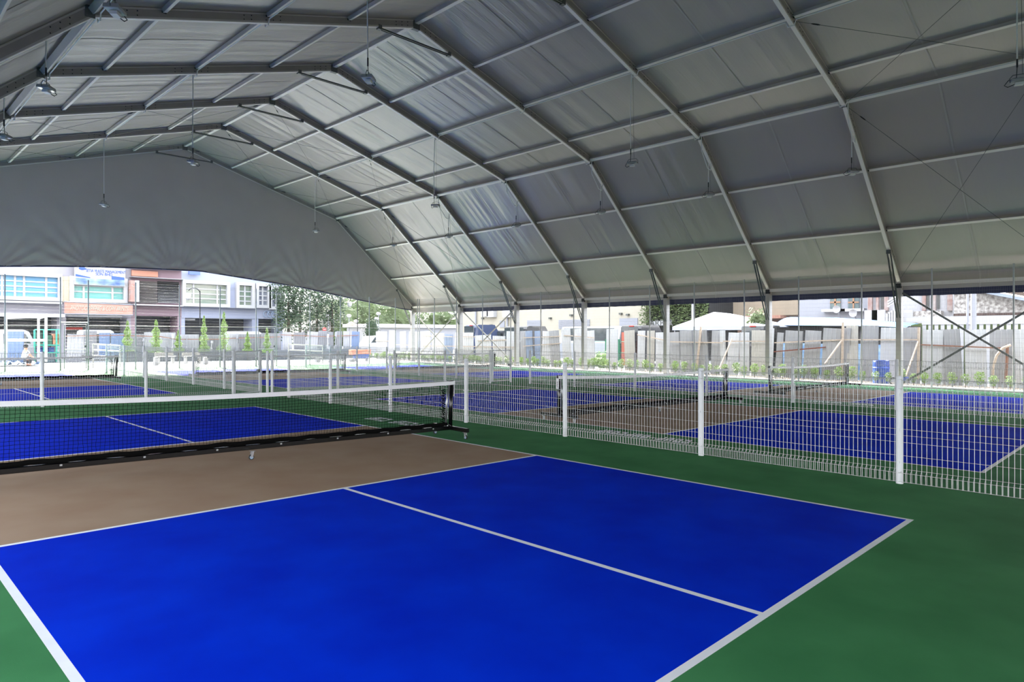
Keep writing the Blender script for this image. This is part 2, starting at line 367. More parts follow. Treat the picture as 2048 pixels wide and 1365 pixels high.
LINES = [(0, 'ridge'), (2.47, 'top of the {} slope'), (4.95, 'middle of the {} slope'), (7.55, 'lower {} slope'), (9.03, '{} knee'), (11.15, 'upper {} side'), (13.15, 'lower {} side'), (14.9, '{} eave')]
for x, nm in LINES:
    for s in ((1, -1) if x else (1,)):
        side = 'right' if s > 0 else 'left'; big = x in (0, 9.03); r = .075 if big else .05
        xx = CX + s * x
        z = {0: slope_pt(0, .19), 9.03: slope_pt(9.03, .15)}.get(x, slope_pt(x, .19)) if x < 14 else 3.50
        src = None
        for b in range(8):
            ya, yb = YF(b) - .06, YF(b + 1) + .06; L = ya - yb
            if src is None:
                mb = MB()
                if x > 14: mb.k = 2; mb.box(-.035, .035, -L, 0, -.06, .06)
                else:
                    tl = 0 if not x else math.atan2(.298, 1) * s if x < 9 else math.atan2(.889, 1) * s
                    mb.box(-r, r, -L, 0, -r, r, M=Matrix.Rotation(tl, 3, 'Y'))
                    mb.k = 1; mb.box(-.05, .05, -L - .0, -L + .03, -.06, .02); mb.box(-.05, .05, -.03, 0, -.06, .02)
                mb.k = 2
                mb.box(-r * .9, r * .9, -L + .04, -.04, -r - .006, -r, M=Matrix.Rotation(tl, 3, 'Y') if x < 14 else None) if x < 14 else None
                src = mb.build('roof_purlin', [M['alu'], M['bolt'], M['alul']]); o = src
                tag(o, '', 'roof beam', 'roof purlins between the portal frames')
            else: o = src.copy(); S.collection.objects.link(o)
            o.location = (xx, ya, z); o['label'] = 'purlin at the %s, %s bay from the far gable' % (nm.format(side), nth(b))

# bracing cables and wall braces
def cable(a, b, label, group, dark=True):
    a, b = Vector(a), Vector(b); mb = MB(); mb.tube([a, b], .007, 5); o = mb.build('bracing_cable', M['steel'])
    tag(o, label, 'cable', group); d = (b - a).normalized(); p = a + d * .55
    mb = MB(); mb.tube([p - d * .12, p - d * .06, p + d * .06, p + d * .12], [.008, .02, .02, .008], 6); mb.build('turnbuckle', M['bolt'], o)
for b in (0, 1, 6):
    for s in (1, -1):
        side = 'right' if s > 0 else 'left'
        for (p, q, nm) in ((.1, 4.95, 'upper slope'), (4.95, 8.95, 'lower slope'), (9.15, 14.75, 'side')):
            if nm == 'upper slope' and b == 6: continue
            for (ya, yb, w) in ((YF(b) - .1, YF(b + 1) + .1, 'foot away'), (YF(b + 1) + .1, YF(b) - .1, 'foot near')):
                cable((CX + s * p, yb, slope_pt(p, .04)), (CX + s * q, ya, slope_pt(q, .04)), 'bracing cable, %s %s, %s bay from far gable, %s' % (side, nm, nth(b), w), 'roof bracing cables')
        X = CX + s * 14.93; g = gz(X, YF(b))
        for (ya, yb, w) in ((YF(b) - .1, YF(b + 1) + .1, 'low end far'), (YF(b + 1) + .1, YF(b) - .1, 'low end near')):
            mb = MB(); mb.bar((X + (.03 if w[-1] == 'r' else -.03), ya, g + .12), (X + (.03 if w[-1] == 'r' else -.03), yb, 3.18), .03, .07)
            tag(mb.build('wall_brace', M['steel'] if b == 6 else M['alu']), 'diagonal brace, %s wall, %s bay from far gable, %s' % (side, nth(b), w), 'brace', 'crossed wall braces')

# inner skirt and navy valance under the eaves, far gable curtain
for s in (1, -1):
    for b in range(12):
        ya, yb = YF(b), YF(b + 1); X = CX + s * 15.11; mb = MB()
        mb.box(X - .008, X + .008, yb + .01, ya - .01, 3.12 if b == 0 else 3.30, 3.44)
        struct(mb.build('trim_2', M['fabric']), 'grey membrane skirt below the %s eave' % ('right' if s > 0 else 'left'))
        if b:
            mb = MB(); mb.grid(lambda i, j: (X + .012 * s + .012 * math.sin(j * 1.3 + b), ya - .05 - (ya - yb - .1) * j / 60, 3.33 - .27 * i - (.004 * math.sin(j * .9) if i else 0)), 1, 60)
            struct(mb.build('trim_3', M['blueflap'], smooth=True), 'navy valance flap hanging below the %s eave' % ('right' if s > 0 else 'left'))
LOW = [(-15.1, 3.24), (-14, 3.5), (-10.5, 4.3), (-7.86, 4.66), (-6.0, 4.80), (-3.9, 4.92), (-1.7, 4.98), (.8, 5.03), (3.54, 4.76), (6.6, 4.46), (10, 3.93), (13.9, 3.38), (15.1, 3.26)]
def low(x):
    x = max(-15.1, min(15.1, x))
    for (a, za), (b, zb) in zip(LOW, LOW[1:]):
        if a <= x <= b: return za + (zb - za) * (x - a) / (b - a)
def curtain(name, y, m, trimm):
    mb = MB(); NX, NZ = 240, 56
    def pt(i, j):
        x = -15.1 + 30.2 * i / NX; z0 = low(x); z1 = max(z0 + .02, slope_pt(min(abs(x), 15.1), .30)); t = j / NZ; z = z0 + (z1 - z0) * t
        f = 0
        for c in (-12.3, -8.2, -4.1, -.4, 3.2, 7.2, 11.2):    # fans of creases that spring from the hem tie points
            dx, dz = x - c, z - (low(c) - .3); r = math.hypot(dx, dz)
            if r < 5: f += math.cos(math.atan2(dx, dz) * 24 + c) * math.exp(-r / 1.0) * min(1, r) * .13
        f += noise.noise(Vector((x * 1.2, z * .7, y))) * .06 * (1 - t)
        return (CX + x, y + f * min(1, 2.2 * (1 - t)) - .04, z)
    mb.grid(pt, NX, NZ); struct(mb.build(name, m, smooth=True), 'grey curtain filling the gable above a sagging hem')
    mb = MB(); mb.tube([(CX + x / 10, y - .04, low(x / 10) + .01) for x in range(-151, 152, 4)], .035, 6); struct(mb.build('trim_4', trimm), 'navy hem of the gable curtain')
curtain('wall_far', YF(0), M['curtain'], M['blueflap'])
curtain('wall_near', YF(12), M['curtain'], M['blueflap'])

# ---------------------------------------------------------------- mesh fences
def wire_panel(mb, L, hgt, pitch=.05, rolls=True, r=.0027, dz=(0, 0)):
    """welded wire panel from x=0 to L; wires bend into a triangular roll at top and bottom (towards -y)"""
    n = int(L / pitch); fz = lambda x: dz[0] + (dz[1] - dz[0]) * x / L
    def vert(x):
        b = fz(x); t = b + hgt
        return [(x, -.055, b + .13), (x, -.05, b + .03), (x, 0, b + .02), (x, 0, t - .02), (x, -.05, t - .03), (x, -.055, t - .13)] if rolls else [(x, 0, b + .02), (x, 0, t)]
    def strip(pts, rr):                          # three-sided wire
        mb.tube(pts, rr, 3, cap=False)
    for i in range(n + 1):
        x = min(L, pitch * (i + .5) * L / (pitch * (n + 1))); strip(vert(x), r)
        if rolls:
            b = fz(x); t = b + hgt; strip([(x, -.055, b + .13), (x, 0, b + .165)], r); strip([(x, -.055, t - .13), (x, 0, t - .165)], r)
    zs = [.02, .165]; z = .32
    while z < hgt - .2: zs.append(z); z += .15
    zs += [hgt - .165, hgt - .02]
    for z in zs: strip([(0, .003, fz(0) + z), (L, .003, fz(L) + z)], r)
    for z in (.03, .13, hgt - .03, hgt - .13): strip([(0, -.053, fz(0) + z), (L, -.053, fz(L) + z)], r)
PANELS = {}
def fence(name, label, pts, hgt, pm, r=.038, cap=True, group=None, top=None, skip=(), offy=.05):
    """pts: list of (x,y) posts in a row; panels between them"""
    t = thing(name, label, 'fence', (pts[0][0], pts[0][1], gz(*pts[0])), group=group)
    for k, (x, y) in enumerate(pts):
        g = gz(x, y); z1 = top if top else g + hgt
        mb = MB(); mb.tube([(x, y, g), (x, y, z1 - .012), (x, y, z1)], [r, r, r * .8], 14)
        for q in (.25, .62, 1.02): mb.box(x - r - .012, x + r + .012, y - .012, y + .012, g + q * hgt / 1.23 - .012, g + q * hgt / 1.23 + .012)
        mb.build('post', pm, t)
    for k in range(len(pts) - 1):
        if k in skip: continue
        a, b = Vector(pts[k]), Vector(pts[k + 1]); d = b - a; L = d.length; ga, gb = gz(*a), gz(*b)
        h = (hgt if top is None else top - ga) - .01; z0 = ga if top is None else ga
        key = (round(L, 2), round(gb - ga, 3), round(h, 1))
        if key not in PANELS:
            mb = MB(); wire_panel(mb, L - .02, h, dz=(.0, gb - ga), r=.0027 if top is None else .0017); o = mb.build('mesh_panel', M['wire'] if top is None else M['gwire'], local=True); PANELS[key] = o
        else: o = PANELS[key].copy(); S.collection.objects.link(o)
        o.parent = t; o.location = Vector((a.x, a.y, z0)) - world_loc(t); o.rotation_euler = (0, 0, math.atan2(d.y, d.x))
    return t
LOWH = 1.225
f1 = [(4.73, 8.38), (4.73, 6.27), (4.73, 3.77), (4.73, 1.29), (4.73, -1.18), (4.73, -3.66), (4.73, -6.145), (4.73, -8.63), (4.73, -11.1)]
fence('mesh_fence', 'low white wire mesh fence nearest the camera, right of the front court', f1, LOWH, M['post'], group='low mesh fences')
f2 = [(14.2, 8.46), (14.2, 6.36), (14.2, 3.87), (14.2, 1.38), (14.2, -1.13), (14.2, -3.62), (14.2, -6.1), (14.2, -8.6)]
fence('mesh_fence', 'low white wire mesh fence behind the second front-row net', f2, LOWH, M['post'], group='low mesh fences')
fence('mesh_fence', 'low mesh fence between left and middle back-row courts', [(4.68, 9.95), (4.68, 12.42), (4.67, 14.9), (4.66, 17.4), (4.66, 19.9), (4.66, 22.4), (4.66, 24.9)], LOWH, M['post'], group='low mesh fences')
fence('mesh_fence', 'low mesh fence between middle and right back-row courts', [(14.2, 10.45), (14.2, 12.6), (14.2, 15.08), (14.2, 17.5), (14.2, 20.0), (14.2, 22.5), (14.2, 25.0)], LOWH, M['post'], group='low mesh fences')
fence('mesh_fence', 'low cross fence behind the front left court', [(-6.9, 9.47), (-4.8, 9.47), (-2.65, 9.47), (-.53, 9.47), (1.58, 9.47), (3.71, 9.47)], LOWH, M['post'], group='low mesh fences')
fence('mesh_fence', 'low cross fence behind the front middle court', [(4.79, 9.47), (6.85, 9.47), (8.9, 9.47), (11.0, 9.47), (13.15, 9.47)], LOWH, M['post'], group='low mesh fences')
def gate(name, label, p, ang, w, h, top=None, pm='post'):
    g = gz(*p); t = thing(name, label, 'gate', (p[0], p[1], g), ang)
    fr = MB(); r = .022
    fr.tube([(.03, 0, .07), (w, 0, .07), (w, 0, h), (.03, 0, h)], r, 8, closed=True); fr.tube([(.03, 0, h * .45), (w, 0, h * .45)], r * .8, 8) if h > 2 else None
    fr.build('gate_frame', M[pm], t, local=True)
    mb = MB(); n = int(w / .05)
    for i in range(1, n): mb.tube([(w * i / n, 0, .07), (w * i / n, 0, h)], .0027, 3, cap=False)
    z = .2
    while z < h: mb.tube([(.03, 0, z), (w, 0, z)], .0027, 3, cap=False); z += .15
    mb.build('gate_mesh', M['wire'] if h < 2 else M['gwire'], t, local=True)
    MB().box(w - .08, w - .02, -.04, .04, h * .5, h * .5 + .09).build('latch', M['steel'], t, local=True)
    return t
gate('mesh_gate', 'low gate standing ajar in the middle of the cross fence', (3.75, 9.5), .42, .95, 1.2)
gate('mesh_gate', 'low closed gate beside the right corner of the cross fence', (13.2, 9.47), 0, .97, 1.2)
for p, l in (((14.22, 9.47), 'lone white gate post right of the closed low gate'), ((4.72, 9.6), 'lone white post beside the low gate standing ajar')):
    mb = MB(); g = gz(*p); mb.tube([(*p, g), (*p, g + 1.22)], .038, 14); o = mb.build('gate_post', M['post']); tag(o, l, 'post')
# tall perimeter fences
tall_r = [(23.85, 28.3 - 2.37 * k - .05) for k in range(0, 17)]
tall_r = [(23.85, y) for y in (-6.95, -4.57, -2.2, .13, 2.51, 4.83, 7.22, 9.59, 11.97, 14.3, 16.65, 19.0, 21.4, 23.8, 26.0, 27.6)]
fence('perimeter_fence', 'tall galvanised mesh fence along the right side before the planting bed', tall_r, 4.3, M['tpost'], r=.028, top=4.0)
far_a = [(-2.7, 27.6), (-.6, 27.6), (1.47, 27.6), (3.5, 27.6)]
fence('perimeter_fence', 'tall mesh fence at the far end, left of the first tall gate', far_a, 4.3, M['tpost'], r=.028, top=4.24)
fence('perimeter_fence', 'tall mesh fence at the far end between the two tall gates', [(4.6, 27.6), (6.6, 27.6), (8.62, 27.6), (10.66, 27.6), (12.62, 27.6)], 4.25, M['tpost'], r=.028, top=4.16)
fence('perimeter_fence', 'tall mesh fence at the far end, right of the second tall gate', [(13.8, 27.6), (15.85, 27.6), (17.87, 27.6), (19.92, 27.6), (21.9, 27.6), (23.7, 27.6)], 4.25, M['tpost'], r=.028, top=4.0)
gate('tall_gate', 'tall mesh gate at the far end in front of the shops, the left one', (3.62, 27.6), 0, .9, 2.1, pm='tpost')
gate('tall_gate', 'tall mesh gate at the far end, the right one near the corner shop', (12.72, 27.6), 0, .98, 2.1, pm='tpost')
for (x0, x1) in ((3.5, 4.6), (12.62, 13.8)):
    mb = MB(); g = gz(x0, 27.6); wire_panel(mb, x1 - x0, 4.16 - g - 2.25, rolls=False, r=.0017); o = mb.build('transom_mesh', M['gwire']); o.location = (x0, 27.6, g + 2.2)
    tag(o, 'mesh panel filling the fence above the %s tall gate' % ('left' if x0 < 5 else 'right'), 'fence')
    mb = MB(); mb.tube([(0, 0, -.02), (x1 - x0, 0, -.02)], .02, 8); mb.build('rail', M['tpost'], o, local=True)
for (a, b, l) in (((-2.7, 27.56), (3.5, 27.56), 'left'), ((4.6, 27.56), (12.6, 27.56), 'middle'), ((13.8, 27.56), (23.7, 27.56), 'right')):
    mb = MB(); mb.tube([(*a, 2.03), (*b, 2.03)], .012, 8); tag(mb.build('fence_rail', M['alu']), 'long pale rail at mid height across the %s far fence' % l, 'rail')

# ---------------------------------------------------------------- portable nets
def make_net():
    t = thing('portable_net', '', 'net', group='portable nets on castors')
    HL = 3.27; bz = .145
    mb = MB(); n = 24                            # base beam, slightly rounded square tube
    prof = [(-.032, -.024), (-.024, -.032), (.024, -.032), (.032, -.024), (.032, .024), (.024, .032), (-.024, .032), (-.032, .024)]
    mb.prism([(p, bz + q) for p, q in prof], 'x', -HL, HL); mb.build('base_beam', M['black'], t, smooth=False)
    for s in (-1, 1):
        mb = MB(); mb.prism([(HL * s + p, bz + q) for p, q in prof], 'y', -.46, .46); f = mb.build('foot', M['black'], t)
        for e in (-.40, .40): castor(HL * s, e, bz - .032, f, e * s > 0)
        mb = MB(); mb.tube([(s * HL, 0, bz + .02), (s * (HL + .005), 0, .5), (s * (HL + .02), 0, .90)], [.034, .034, .030], 12); mb.build('post', M['black'], t, smooth=True)
        mb = MB(); mb.tube([(s * (HL - .09), 0, bz + .03), (s * (HL - .08), 0, .55), (s * (HL - .03), 0, .86)], [.017, .017, .017], 10); mb.build('tension_tube', M['zinc'], t, smooth=True)
        mb = MB(); mb.box(s * (HL + .052) - .004, s * (HL + .052) + .004, -.035, .035, .66, .86); mb.k = 1
        for q in range(5): mb.box(s * (HL + .052) - .006, s * (HL + .052) + .006, -.018 + .006 * (q % 2), .016, .69 + q * .024, .70 + q * .024)
        mb.build('side_strip', [M['tape'], M['black']], t)
        mb = MB(); mb.box(s * (HL - .05), s * (HL + .035), -.03, .03, .900, .918); mb.build('post_cap', M['black'], t)
        mb = MB()                                # gathered net and lacing at the post
        for q in range(24):
            z = .2 + q * .0235; a = q * 1.9; mb.tube([(s * (HL - .13 + .03 * math.sin(a)), .015 * math.cos(a), z), (s * (HL - .19 + .03 * math.cos(a * 1.3)), -.02, z + .05), (s * (HL - .12), .02 * math.sin(a), z + .02)], .006, 4)
        mb.build('lacing', M['cord'], t)
        mb = MB()
        for q in range(5): mb.tube([(s * (HL - .02 - .05 * q), -.05 + .02 * q, bz + .035), (s * (HL - .07 - .03 * q), 0, bz + .07), (s * (HL - .14 + .02 * q), .04, bz + .034)], .005, 4)
        mb.build('cord_knot', M['zinc'], t)
    castor(0, -.13, bz - .032, t, True)
    sag = lambda x: .052 * (1 - (abs(x) / HL) ** 2)
    zt = lambda x: .905 - sag(x)
    mb = MB(); xs = [-HL - .06 + (2 * HL + .12) * i / 40 for i in range(41)]
    for y in (-.036, .036): mb.grid(lambda i, j: (xs[i], y if abs(xs[i]) > HL - .25 else y / 3, zt(xs[i]) - .058 * j), 40, 1)
    mb.grid(lambda i, j: (xs[i], (-.012 + .024 * j) * (3 if abs(xs[i]) > HL - .25 else 1), zt(xs[i])), 40, 1); mb.build('top_tape', M['tape'], t)
    mb = MB(); NX, NZ = 142, 15; rnd = random.Random(3)
    def P(i, j):
        x = -3.15 + 6.3 * i / NX; z1 = zt(x) - .055; z0 = bz + .06; tt = j / NZ
        w = .0035 if 0 < j < NZ else 0
        low_w = max(0, 1 - tt * 3) * .008 * math.sin(i * .9)
        return Vector((x + rnd.uniform(-w, w) + low_w, rnd.uniform(-.008, .008), z0 + (z1 - z0) * tt + rnd.uniform(-w, w) * .6))
    G = [[P(i, j) for j in range(NZ + 1)] for i in range(NX + 1)]
    for i in range(NX + 1): mb.tube(G[i], .0024, 3, cap=False)
    for j in range(NZ + 1): mb.tube([G[i][j] for i in range(NX + 1)], .0024, 3, cap=False)
    mb.build('net', M['cord'], t)
    mb = MB(); mb.tube([(-3.2 + 6.4 * i / 60, .012 * math.sin(i), bz + .062 + .004 * math.sin(i * 1.7)) for i in range(61)], .030, 8); mb.build('bottom_hem', M['cord'], t)
    mb = MB()
    for q in range(8): x = -2.9 + q * .83; mb.box(x - .012, x + .012, -.036, -.030, bz + .0, bz + .02)
    mb.build('hem_hooks', M['zinc'], t)
    return t
def castor(x, y, ztop, par, turned):
    mb = MB(); mb.box(x - .03, x + .03, y - .03, y + .03, ztop - .006, ztop)
    d = (1, 0) if turned else (0, 1); n = (-d[1], d[0]); r = .034; zc = r + .001; cx, cy = x - d[0] * .015, y - d[1] * .015
    for s in (-1, 1): mb.bar((x + n[0] * .017 * s, y + n[1] * .017 * s, ztop), (cx + n[0] * .017 * s, cy + n[1] * .017 * s, zc), .004, .03, up=(*d, 0))
    c = mb.build('castor', M['zinc'], par)
    w = MB(); ax = Vector((*n, 0)); C = Vector((cx, cy, zc)); w.tube([C - ax * .011, C - ax * .009, C + ax * .009, C + ax * .011], [r * .92, r, r, r * .92], 20); w.build('wheel', M['rubber'], c, smooth=False)
    w = MB(); w.tube([C - ax * .013, C + ax * .013], [r * .68, r * .68], 20); w.build('wheel_hub', M['castor'], c)
net0 = make_net()
NETS = [((.03, .27), -.065, 'portable net in the foreground across the nearest court'), ((9.32, .02), -.02, 'portable net on the court just behind the first low fence'),
        ((18.62, 0), 0, 'portable net on the far right court near the blue barrel'), ((-.02, 18.2), .0, 'portable net on the back left court before the shops'),
        ((9.15, 18.2), 0, 'portable net on the back middle court'), ((18.5, 18.2), 0, 'portable net on the back right court')]
for k, ((x, y), rz, l) in enumerate(NETS):
    if k == 0: continue
    dupf(net0, (x, y, gz(x, y)), rz, l)
(x, y), rz, l = NETS[0]; net0.location = (x, y, gz(x, y)); net0.rotation_euler = (0, 0, rz); net0['label'] = l
for o in [k for k in bpy.data.objects if k.name.startswith('portable_net')]:
    o.rotation_euler = (0, -math.atan(GA) * 1.0, o.rotation_euler[2])

# ---------------------------------------------------------------- flood lamps
def make_lamp():
    t = thing('flood_lamp', '', 'lamp', group='hanging flood lamps')
    mb = MB(); mb.box(-.16, .16, -.12, .12, -.03, .012)
    for q in range(15): x = -.15 + q * .0214; mb.box(x - .004, x + .004, -.115, .115, .012, .035)
    h = mb.build('housing', M['lamp'], t)
    MB().box(-.145, .145, -.105, .105, -.034, -.030).build('lens', M['glassl'], h)
    mb = MB(); mb.box(-.07, .09, -.06, .055, -.10, -.045); mb.build('driver_box', M['lampl'], t)
    mb = MB(); mb.tube([(-.17, 0, -.02), (-.185, 0, .05), (-.12, 0, .13), (.12, 0, .13), (.185, 0, .05), (.17, 0, -.02)], .008, 6); mb.build('bracket', M['steel'], t)
    mb = MB(); mb.tube([(.08, 0, -.07), (.2, -.06, -.10), (.26, -.08, -.05), (.2, -.03, .03), (.06, .02, .06), (.05, .03, .3)], .009, 6); mb.build('loop_cord', M['bcable'], t)
    return t
lamp0 = make_lamp(); used = False; KIDS[lamp0.name] = [(k, list(k.children)) for k in lamp0.children]
def lamp(x, y, z, ztop, label, rz, tilt=0):
    global used
    if used: o = dupf(lamp0, (x, y, z), rz, label)
    else: o = lamp0; o.location = (x, y, z); o.rotation_euler = (0, 0, rz); o['label'] = label; used = True
    h = ztop - z; mb = MB(); mb.tube([(.05, .03, .40), (.055, .04, .3 + (h - .3) * .5), (.03, .01, h)], .015, 6); mb.k = 1; mb.tube([(.05, .03, .28), (.05, .03, .46)], .018, 6)
    mb.build('supply_cord', [M['cable'], M['bcable']], o, local=True)
    mb = MB(); mb.tube([(-.05, 0, .12), (-.02, 0, h)], .004, 4); mb.build('suspension_wire', M['steel'], o, local=True)
for i in range(1, 8):
    y = YF(i)
    lamp(19.2, y + .02, 6.84, slope_pt(9.85, 0), 'flood lamp hanging from the right side rafter of the %s frame' % nth(i), 2.5)
    if i in (3, 4, 5): lamp(-.55, y + .02, 6.95, slope_pt(9.9, 0), 'flood lamp hanging from the left side rafter of the %s frame' % nth(i), .9)
    if i % 2: 
        lamp(14.25, y + .05, 7.13, slope_pt(4.9, 0), 'flood lamp hanging low under the right roof slope, %s frame' % nth(i), 1.9)
        if i < 7: lamp(4.33, y + .05, 7.16, slope_pt(5.0, 0), 'flood lamp hanging low under the left roof slope, %s frame' % nth(i), .7)
# white supply cables clipped along the purlins, looping under each frame
def run_cable(off, s, dz, label, i0=1, i1=8):
    pts = []; X = CX + s * off; zt = slope_pt(off, .06) + dz
    for i in range(i0, i1):
        y = YF(i); pts += [(X, y + .5, zt), (X, y + .14, zt), (X, y + .08, zt - .15), (X, y, slope_pt(off, -.04) + dz - .03), (X, y - .08, zt - .15), (X, y - .14, zt), (X, y - .5, zt)]
    mb = MB(); mb.tube(pts, .017, 6); tag(mb.build('supply_cable', M['cable']), label, 'cable')
run_cable(4.95, 1, .02, 'white cable along the purlin in the middle of the right slope')
run_cable(8.9, 1, .0, 'white cable along the purlin at the right knee')
run_cable(4.95, -1, .02, 'white cable along the purlin in the middle of the left slope')
run_cable(8.9, -1, .0, 'white cable along the purlin at the left knee')
for i in range(2, 8):
    y = YF(i); mb = MB(); a = (CX + 9.0, y - .12, slope_pt(9.0, .03))
    mb.tube([a, (CX + 9.0, y - .13, 8.3), (CX + 9.35, y - .1, 7.95), (CX + 9.5, y - .1, 7.75), (CX + 9.72, y - .1, 7.72), (CX + 9.84, y - .06, slope_pt(9.85, -.02))], .016, 6)
    tag(mb.build('cable_loop', M['cable']), 'white cable loop on the right side rafter of the %s frame' % nth(i), 'cable', 'cable loops feeding the side lamps')

# ---------------------------------------------------------------- planting bed, hoarding along the right side
HX = 26.9
def corr(L, h, pitch=.19, d=.022, bend=0.0):    # ribbed sheet in its own plane: x 0..L, z 0..h, thin in y
    mb = MB(); prof = []; x = 0
    while x < L - .01: prof += [(x, 0), (min(L, x + pitch * .72), 0), (min(L, x + pitch * .80), -d), (min(L, x + pitch * .92), -d)]; x += pitch
    prof.append((L, 0)); n = len(prof)
    for side in (0, .0015):
        mb.add([(p, q + side + bend * math.sin(math.pi * k / 4), h * k / 4) for k in range(5) for (p, q) in prof], [(k * n + i, k * n + i + 1, (k + 1) * n + i + 1, (k + 1) * n + i) for k in range(4) for i in range(n - 1)])
    return mb
CORR = {}
def corr_sheet(loc, rz, lean, L, h, m, label, group, roll=0.0):
    key = (round(L, 1), round(h, 1), m)
    if key not in CORR: o = CORR[key] = corr(round(L, 1), round(h, 1)).build('corrugated_sheet', M[m])
    else: o = CORR[key].copy(); S.collection.objects.link(o)
    o.location = loc; o.rotation_euler = (lean, roll, rz); tag(o, label, 'metal sheet', group)
    return o
rnd = random.Random(21)
# (image column of left edge, right edge, top row) read off the photograph, turned into places on the line x = HX
SH = [(752, 775, 663, 'w'), (776, 790, 660, 'w'), (800, 812, 664, 'w'), (815, 835, 662, 'w'), (842, 862, 664, 'w'), (863, 888, 667, 'w'), (889, 906, 668, 'b'), (908, 925, 666, 'w'), (926, 948, 665, 'w'), (952, 984, 671, 'w'), (985, 1010, 672, 'w'), (1012, 1034, 662, 'w'),
      (1041, 1052, 663, 'g'), (1054, 1069, 664, 'b'), (1070, 1083, 663, 'b'), (1083, 1100, 661, 'w'), (1102, 1121, 661, 'g'), (1127, 1145, 659, 'w'), (1149, 1170, 660, 'w'), (1174, 1190, 663, 'w'),
      (1212, 1234, 660, 'w'), (1250, 1272, 661, 'c'), (1274, 1291, 660, 'w'), (1293, 1309, 661, 'c'), (1311, 1330, 664, 'w'), (1341, 1360, 664, 'g'), (1362, 1388, 663, 'g'), (1390, 1418, 662, 'g'), (1421, 1440, 663, 'g'), (1442, 1450, 663, 'w'), (1453, 1475, 664, 'w'), (1479, 1499, 664, 'w'), (1502, 1530, 663, 'c'), (1532, 1541, 655, 'w'),
      (1549, 1563, 664, 'g'), (1567, 1602, 663, 'g'), (1605, 1638, 659, 'g'), (1642, 1678, 655, 'g'), (1682, 1690, 654, 'g'), (1691, 1716, 653, 'c'), (1719, 1755, 653, 'g'), (1759, 1798, 654, 'w'), (1801, 1840, 655, 'g'), (1843, 1882, 661, 'w'), (1885, 1925, 662, 'g'), (1931, 1974, 661, 'w'), (1979, 2030, 662, 'g'), (2032, 2085, 662, 'w')]
for k, (u0, u1, v, c) in enumerate(SH):
    X = HX + rnd.uniform(-.05, .05); A = on_x(u0, v, X); B = on_x(u1, v, X); L = A.y - B.y; h = A.z - gz(27, A.y) + .02
    lean = rnd.uniform(-.05, .03); roll = rnd.choice([-.05, -.02, 0, .03]) if not (1541 < u0 < 1690) else .055
    if 1083 < u0 < 1200: roll = -.06
    col = {'w': 'white', 'g': 'grey', 'c': 'cream', 'b': 'blue-grey'}[c]
    corr_sheet((X, A.y, gz(27, A.y) - .02), -math.pi / 2, lean, max(.3, L), h, 'sheet' + c, '%s corrugated sheet, %s from the left in the right-hand hoarding' % (col, nth(k)), 'corrugated sheets of the right-hand hoarding', roll)
def batten(a, b, m, label, w=.05, name='timber_batten', cat='timber', group='battens nailed along the hoardings'):
    mb = MB(); mb.bar(a, b, w, w); tag(mb.build(name, M[m]), label, cat, group)
RAILS = [(1046, 676, 1120, 673, 'timber'), (1046, 693, 1121, 687, 'timber'), (1128, 671, 1188, 676, 'timber'), (1275, 670, 1330, 681, 'timber'), (1341, 684, 1445, 686, 'timber'), (1446, 683, 1531, 683, 'timber'),
         (1549, 686, 1686, 680, 'timber'), (1688, 680, 1837, 680, 'timber'), (1842, 690, 2010, 697, 'timberr'), (1548, 704, 1651, 695, 'rust'), (955, 682, 1012, 680, 'timber'), (845, 672, 905, 674, 'timber'), (845, 692, 1032, 695, 'timber'), (751, 682, 788, 683, 'timber'), (790, 690, 830, 691, 'timber'), (908, 674, 950, 674, 'timber')]
for k, (u0, v0, u1, v1, m) in enumerate(RAILS): batten(on_x(u0, v0, HX - .1), on_x(u1, v1, HX - .1), m, '%s horizontal batten, %s from the left on the right-hand hoarding' % ('rusty' if m == 'rust' else 'reddish' if m == 'timberr' else 'pale', nth(sorted(r[0] for r in RAILS).index(u0) if [r[0] for r in RAILS].count(u0) == 1 else k)))
for k, (u0, v0, u1, v1, m) in enumerate([(1686, 645, 1684, 755, 'timber'), (1838, 655, 1836, 760, 'timber'), (1402, 654, 1394, 735, 'timber'), (2015, 690, 2012, 758, 'timberr')]):
    batten(on_x(u0, v0, HX - .17), on_x(u1, v1, HX - .17), m, '%s upright timber post on the right-hand hoarding, %s from the left' % ('reddish' if m == 'timberr' else 'pale', nth([1402, 1686, 1838, 2015].index(u0))), .08)
for k, (u0, v0, u1, v1) in enumerate([(1464, 678, 1440, 735), (1683, 682, 1650, 728), (1836, 684, 1812, 752)]):
    batten(on_x(u0, v0, HX - .22), on_x(u1, v1, HX - .9), 'timber', 'slanting timber prop against the right-hand hoarding, %s from the left' % nth(k), .05)
mb = MB(); mb.tube([on_x(2022, 690, HX - .3), on_x(2005, 697, HX - .35), on_x(1993, 712, HX - .4), on_x(1986, 735, HX - .4), on_x(1985, 768, HX - .4)], .045, 8); tag(mb.build('curved_branch', M['timber'], smooth=True), 'curved pale branch leaning on the hoarding at the far right', 'branch')
# blue boards glimpsed through the gaps
for k, (u, v0, v1) in enumerate([(1569, 687, 728), (1606, 687, 728), (1643, 688, 728), (1681, 688, 722), (1717, 688, 738), (1757, 690, 730)]):
    A = on_x(u - 3, v0, HX + .35); B = on_x(u + 5, v1, HX + .35); mb = MB(); mb.box(HX + .33, HX + .37, B.y, A.y, gz(27, A.y) - .02, A.z)
    tag(mb.build('blue_board', mat('blue_board_%d' % k, (.08, .22, .5), .5, col2=(.35, .5, .62), scale=5)), 'blue printed board showing through the %s gap beside the blue barrel' % nth(k), 'board', 'blue boards behind the hoarding')
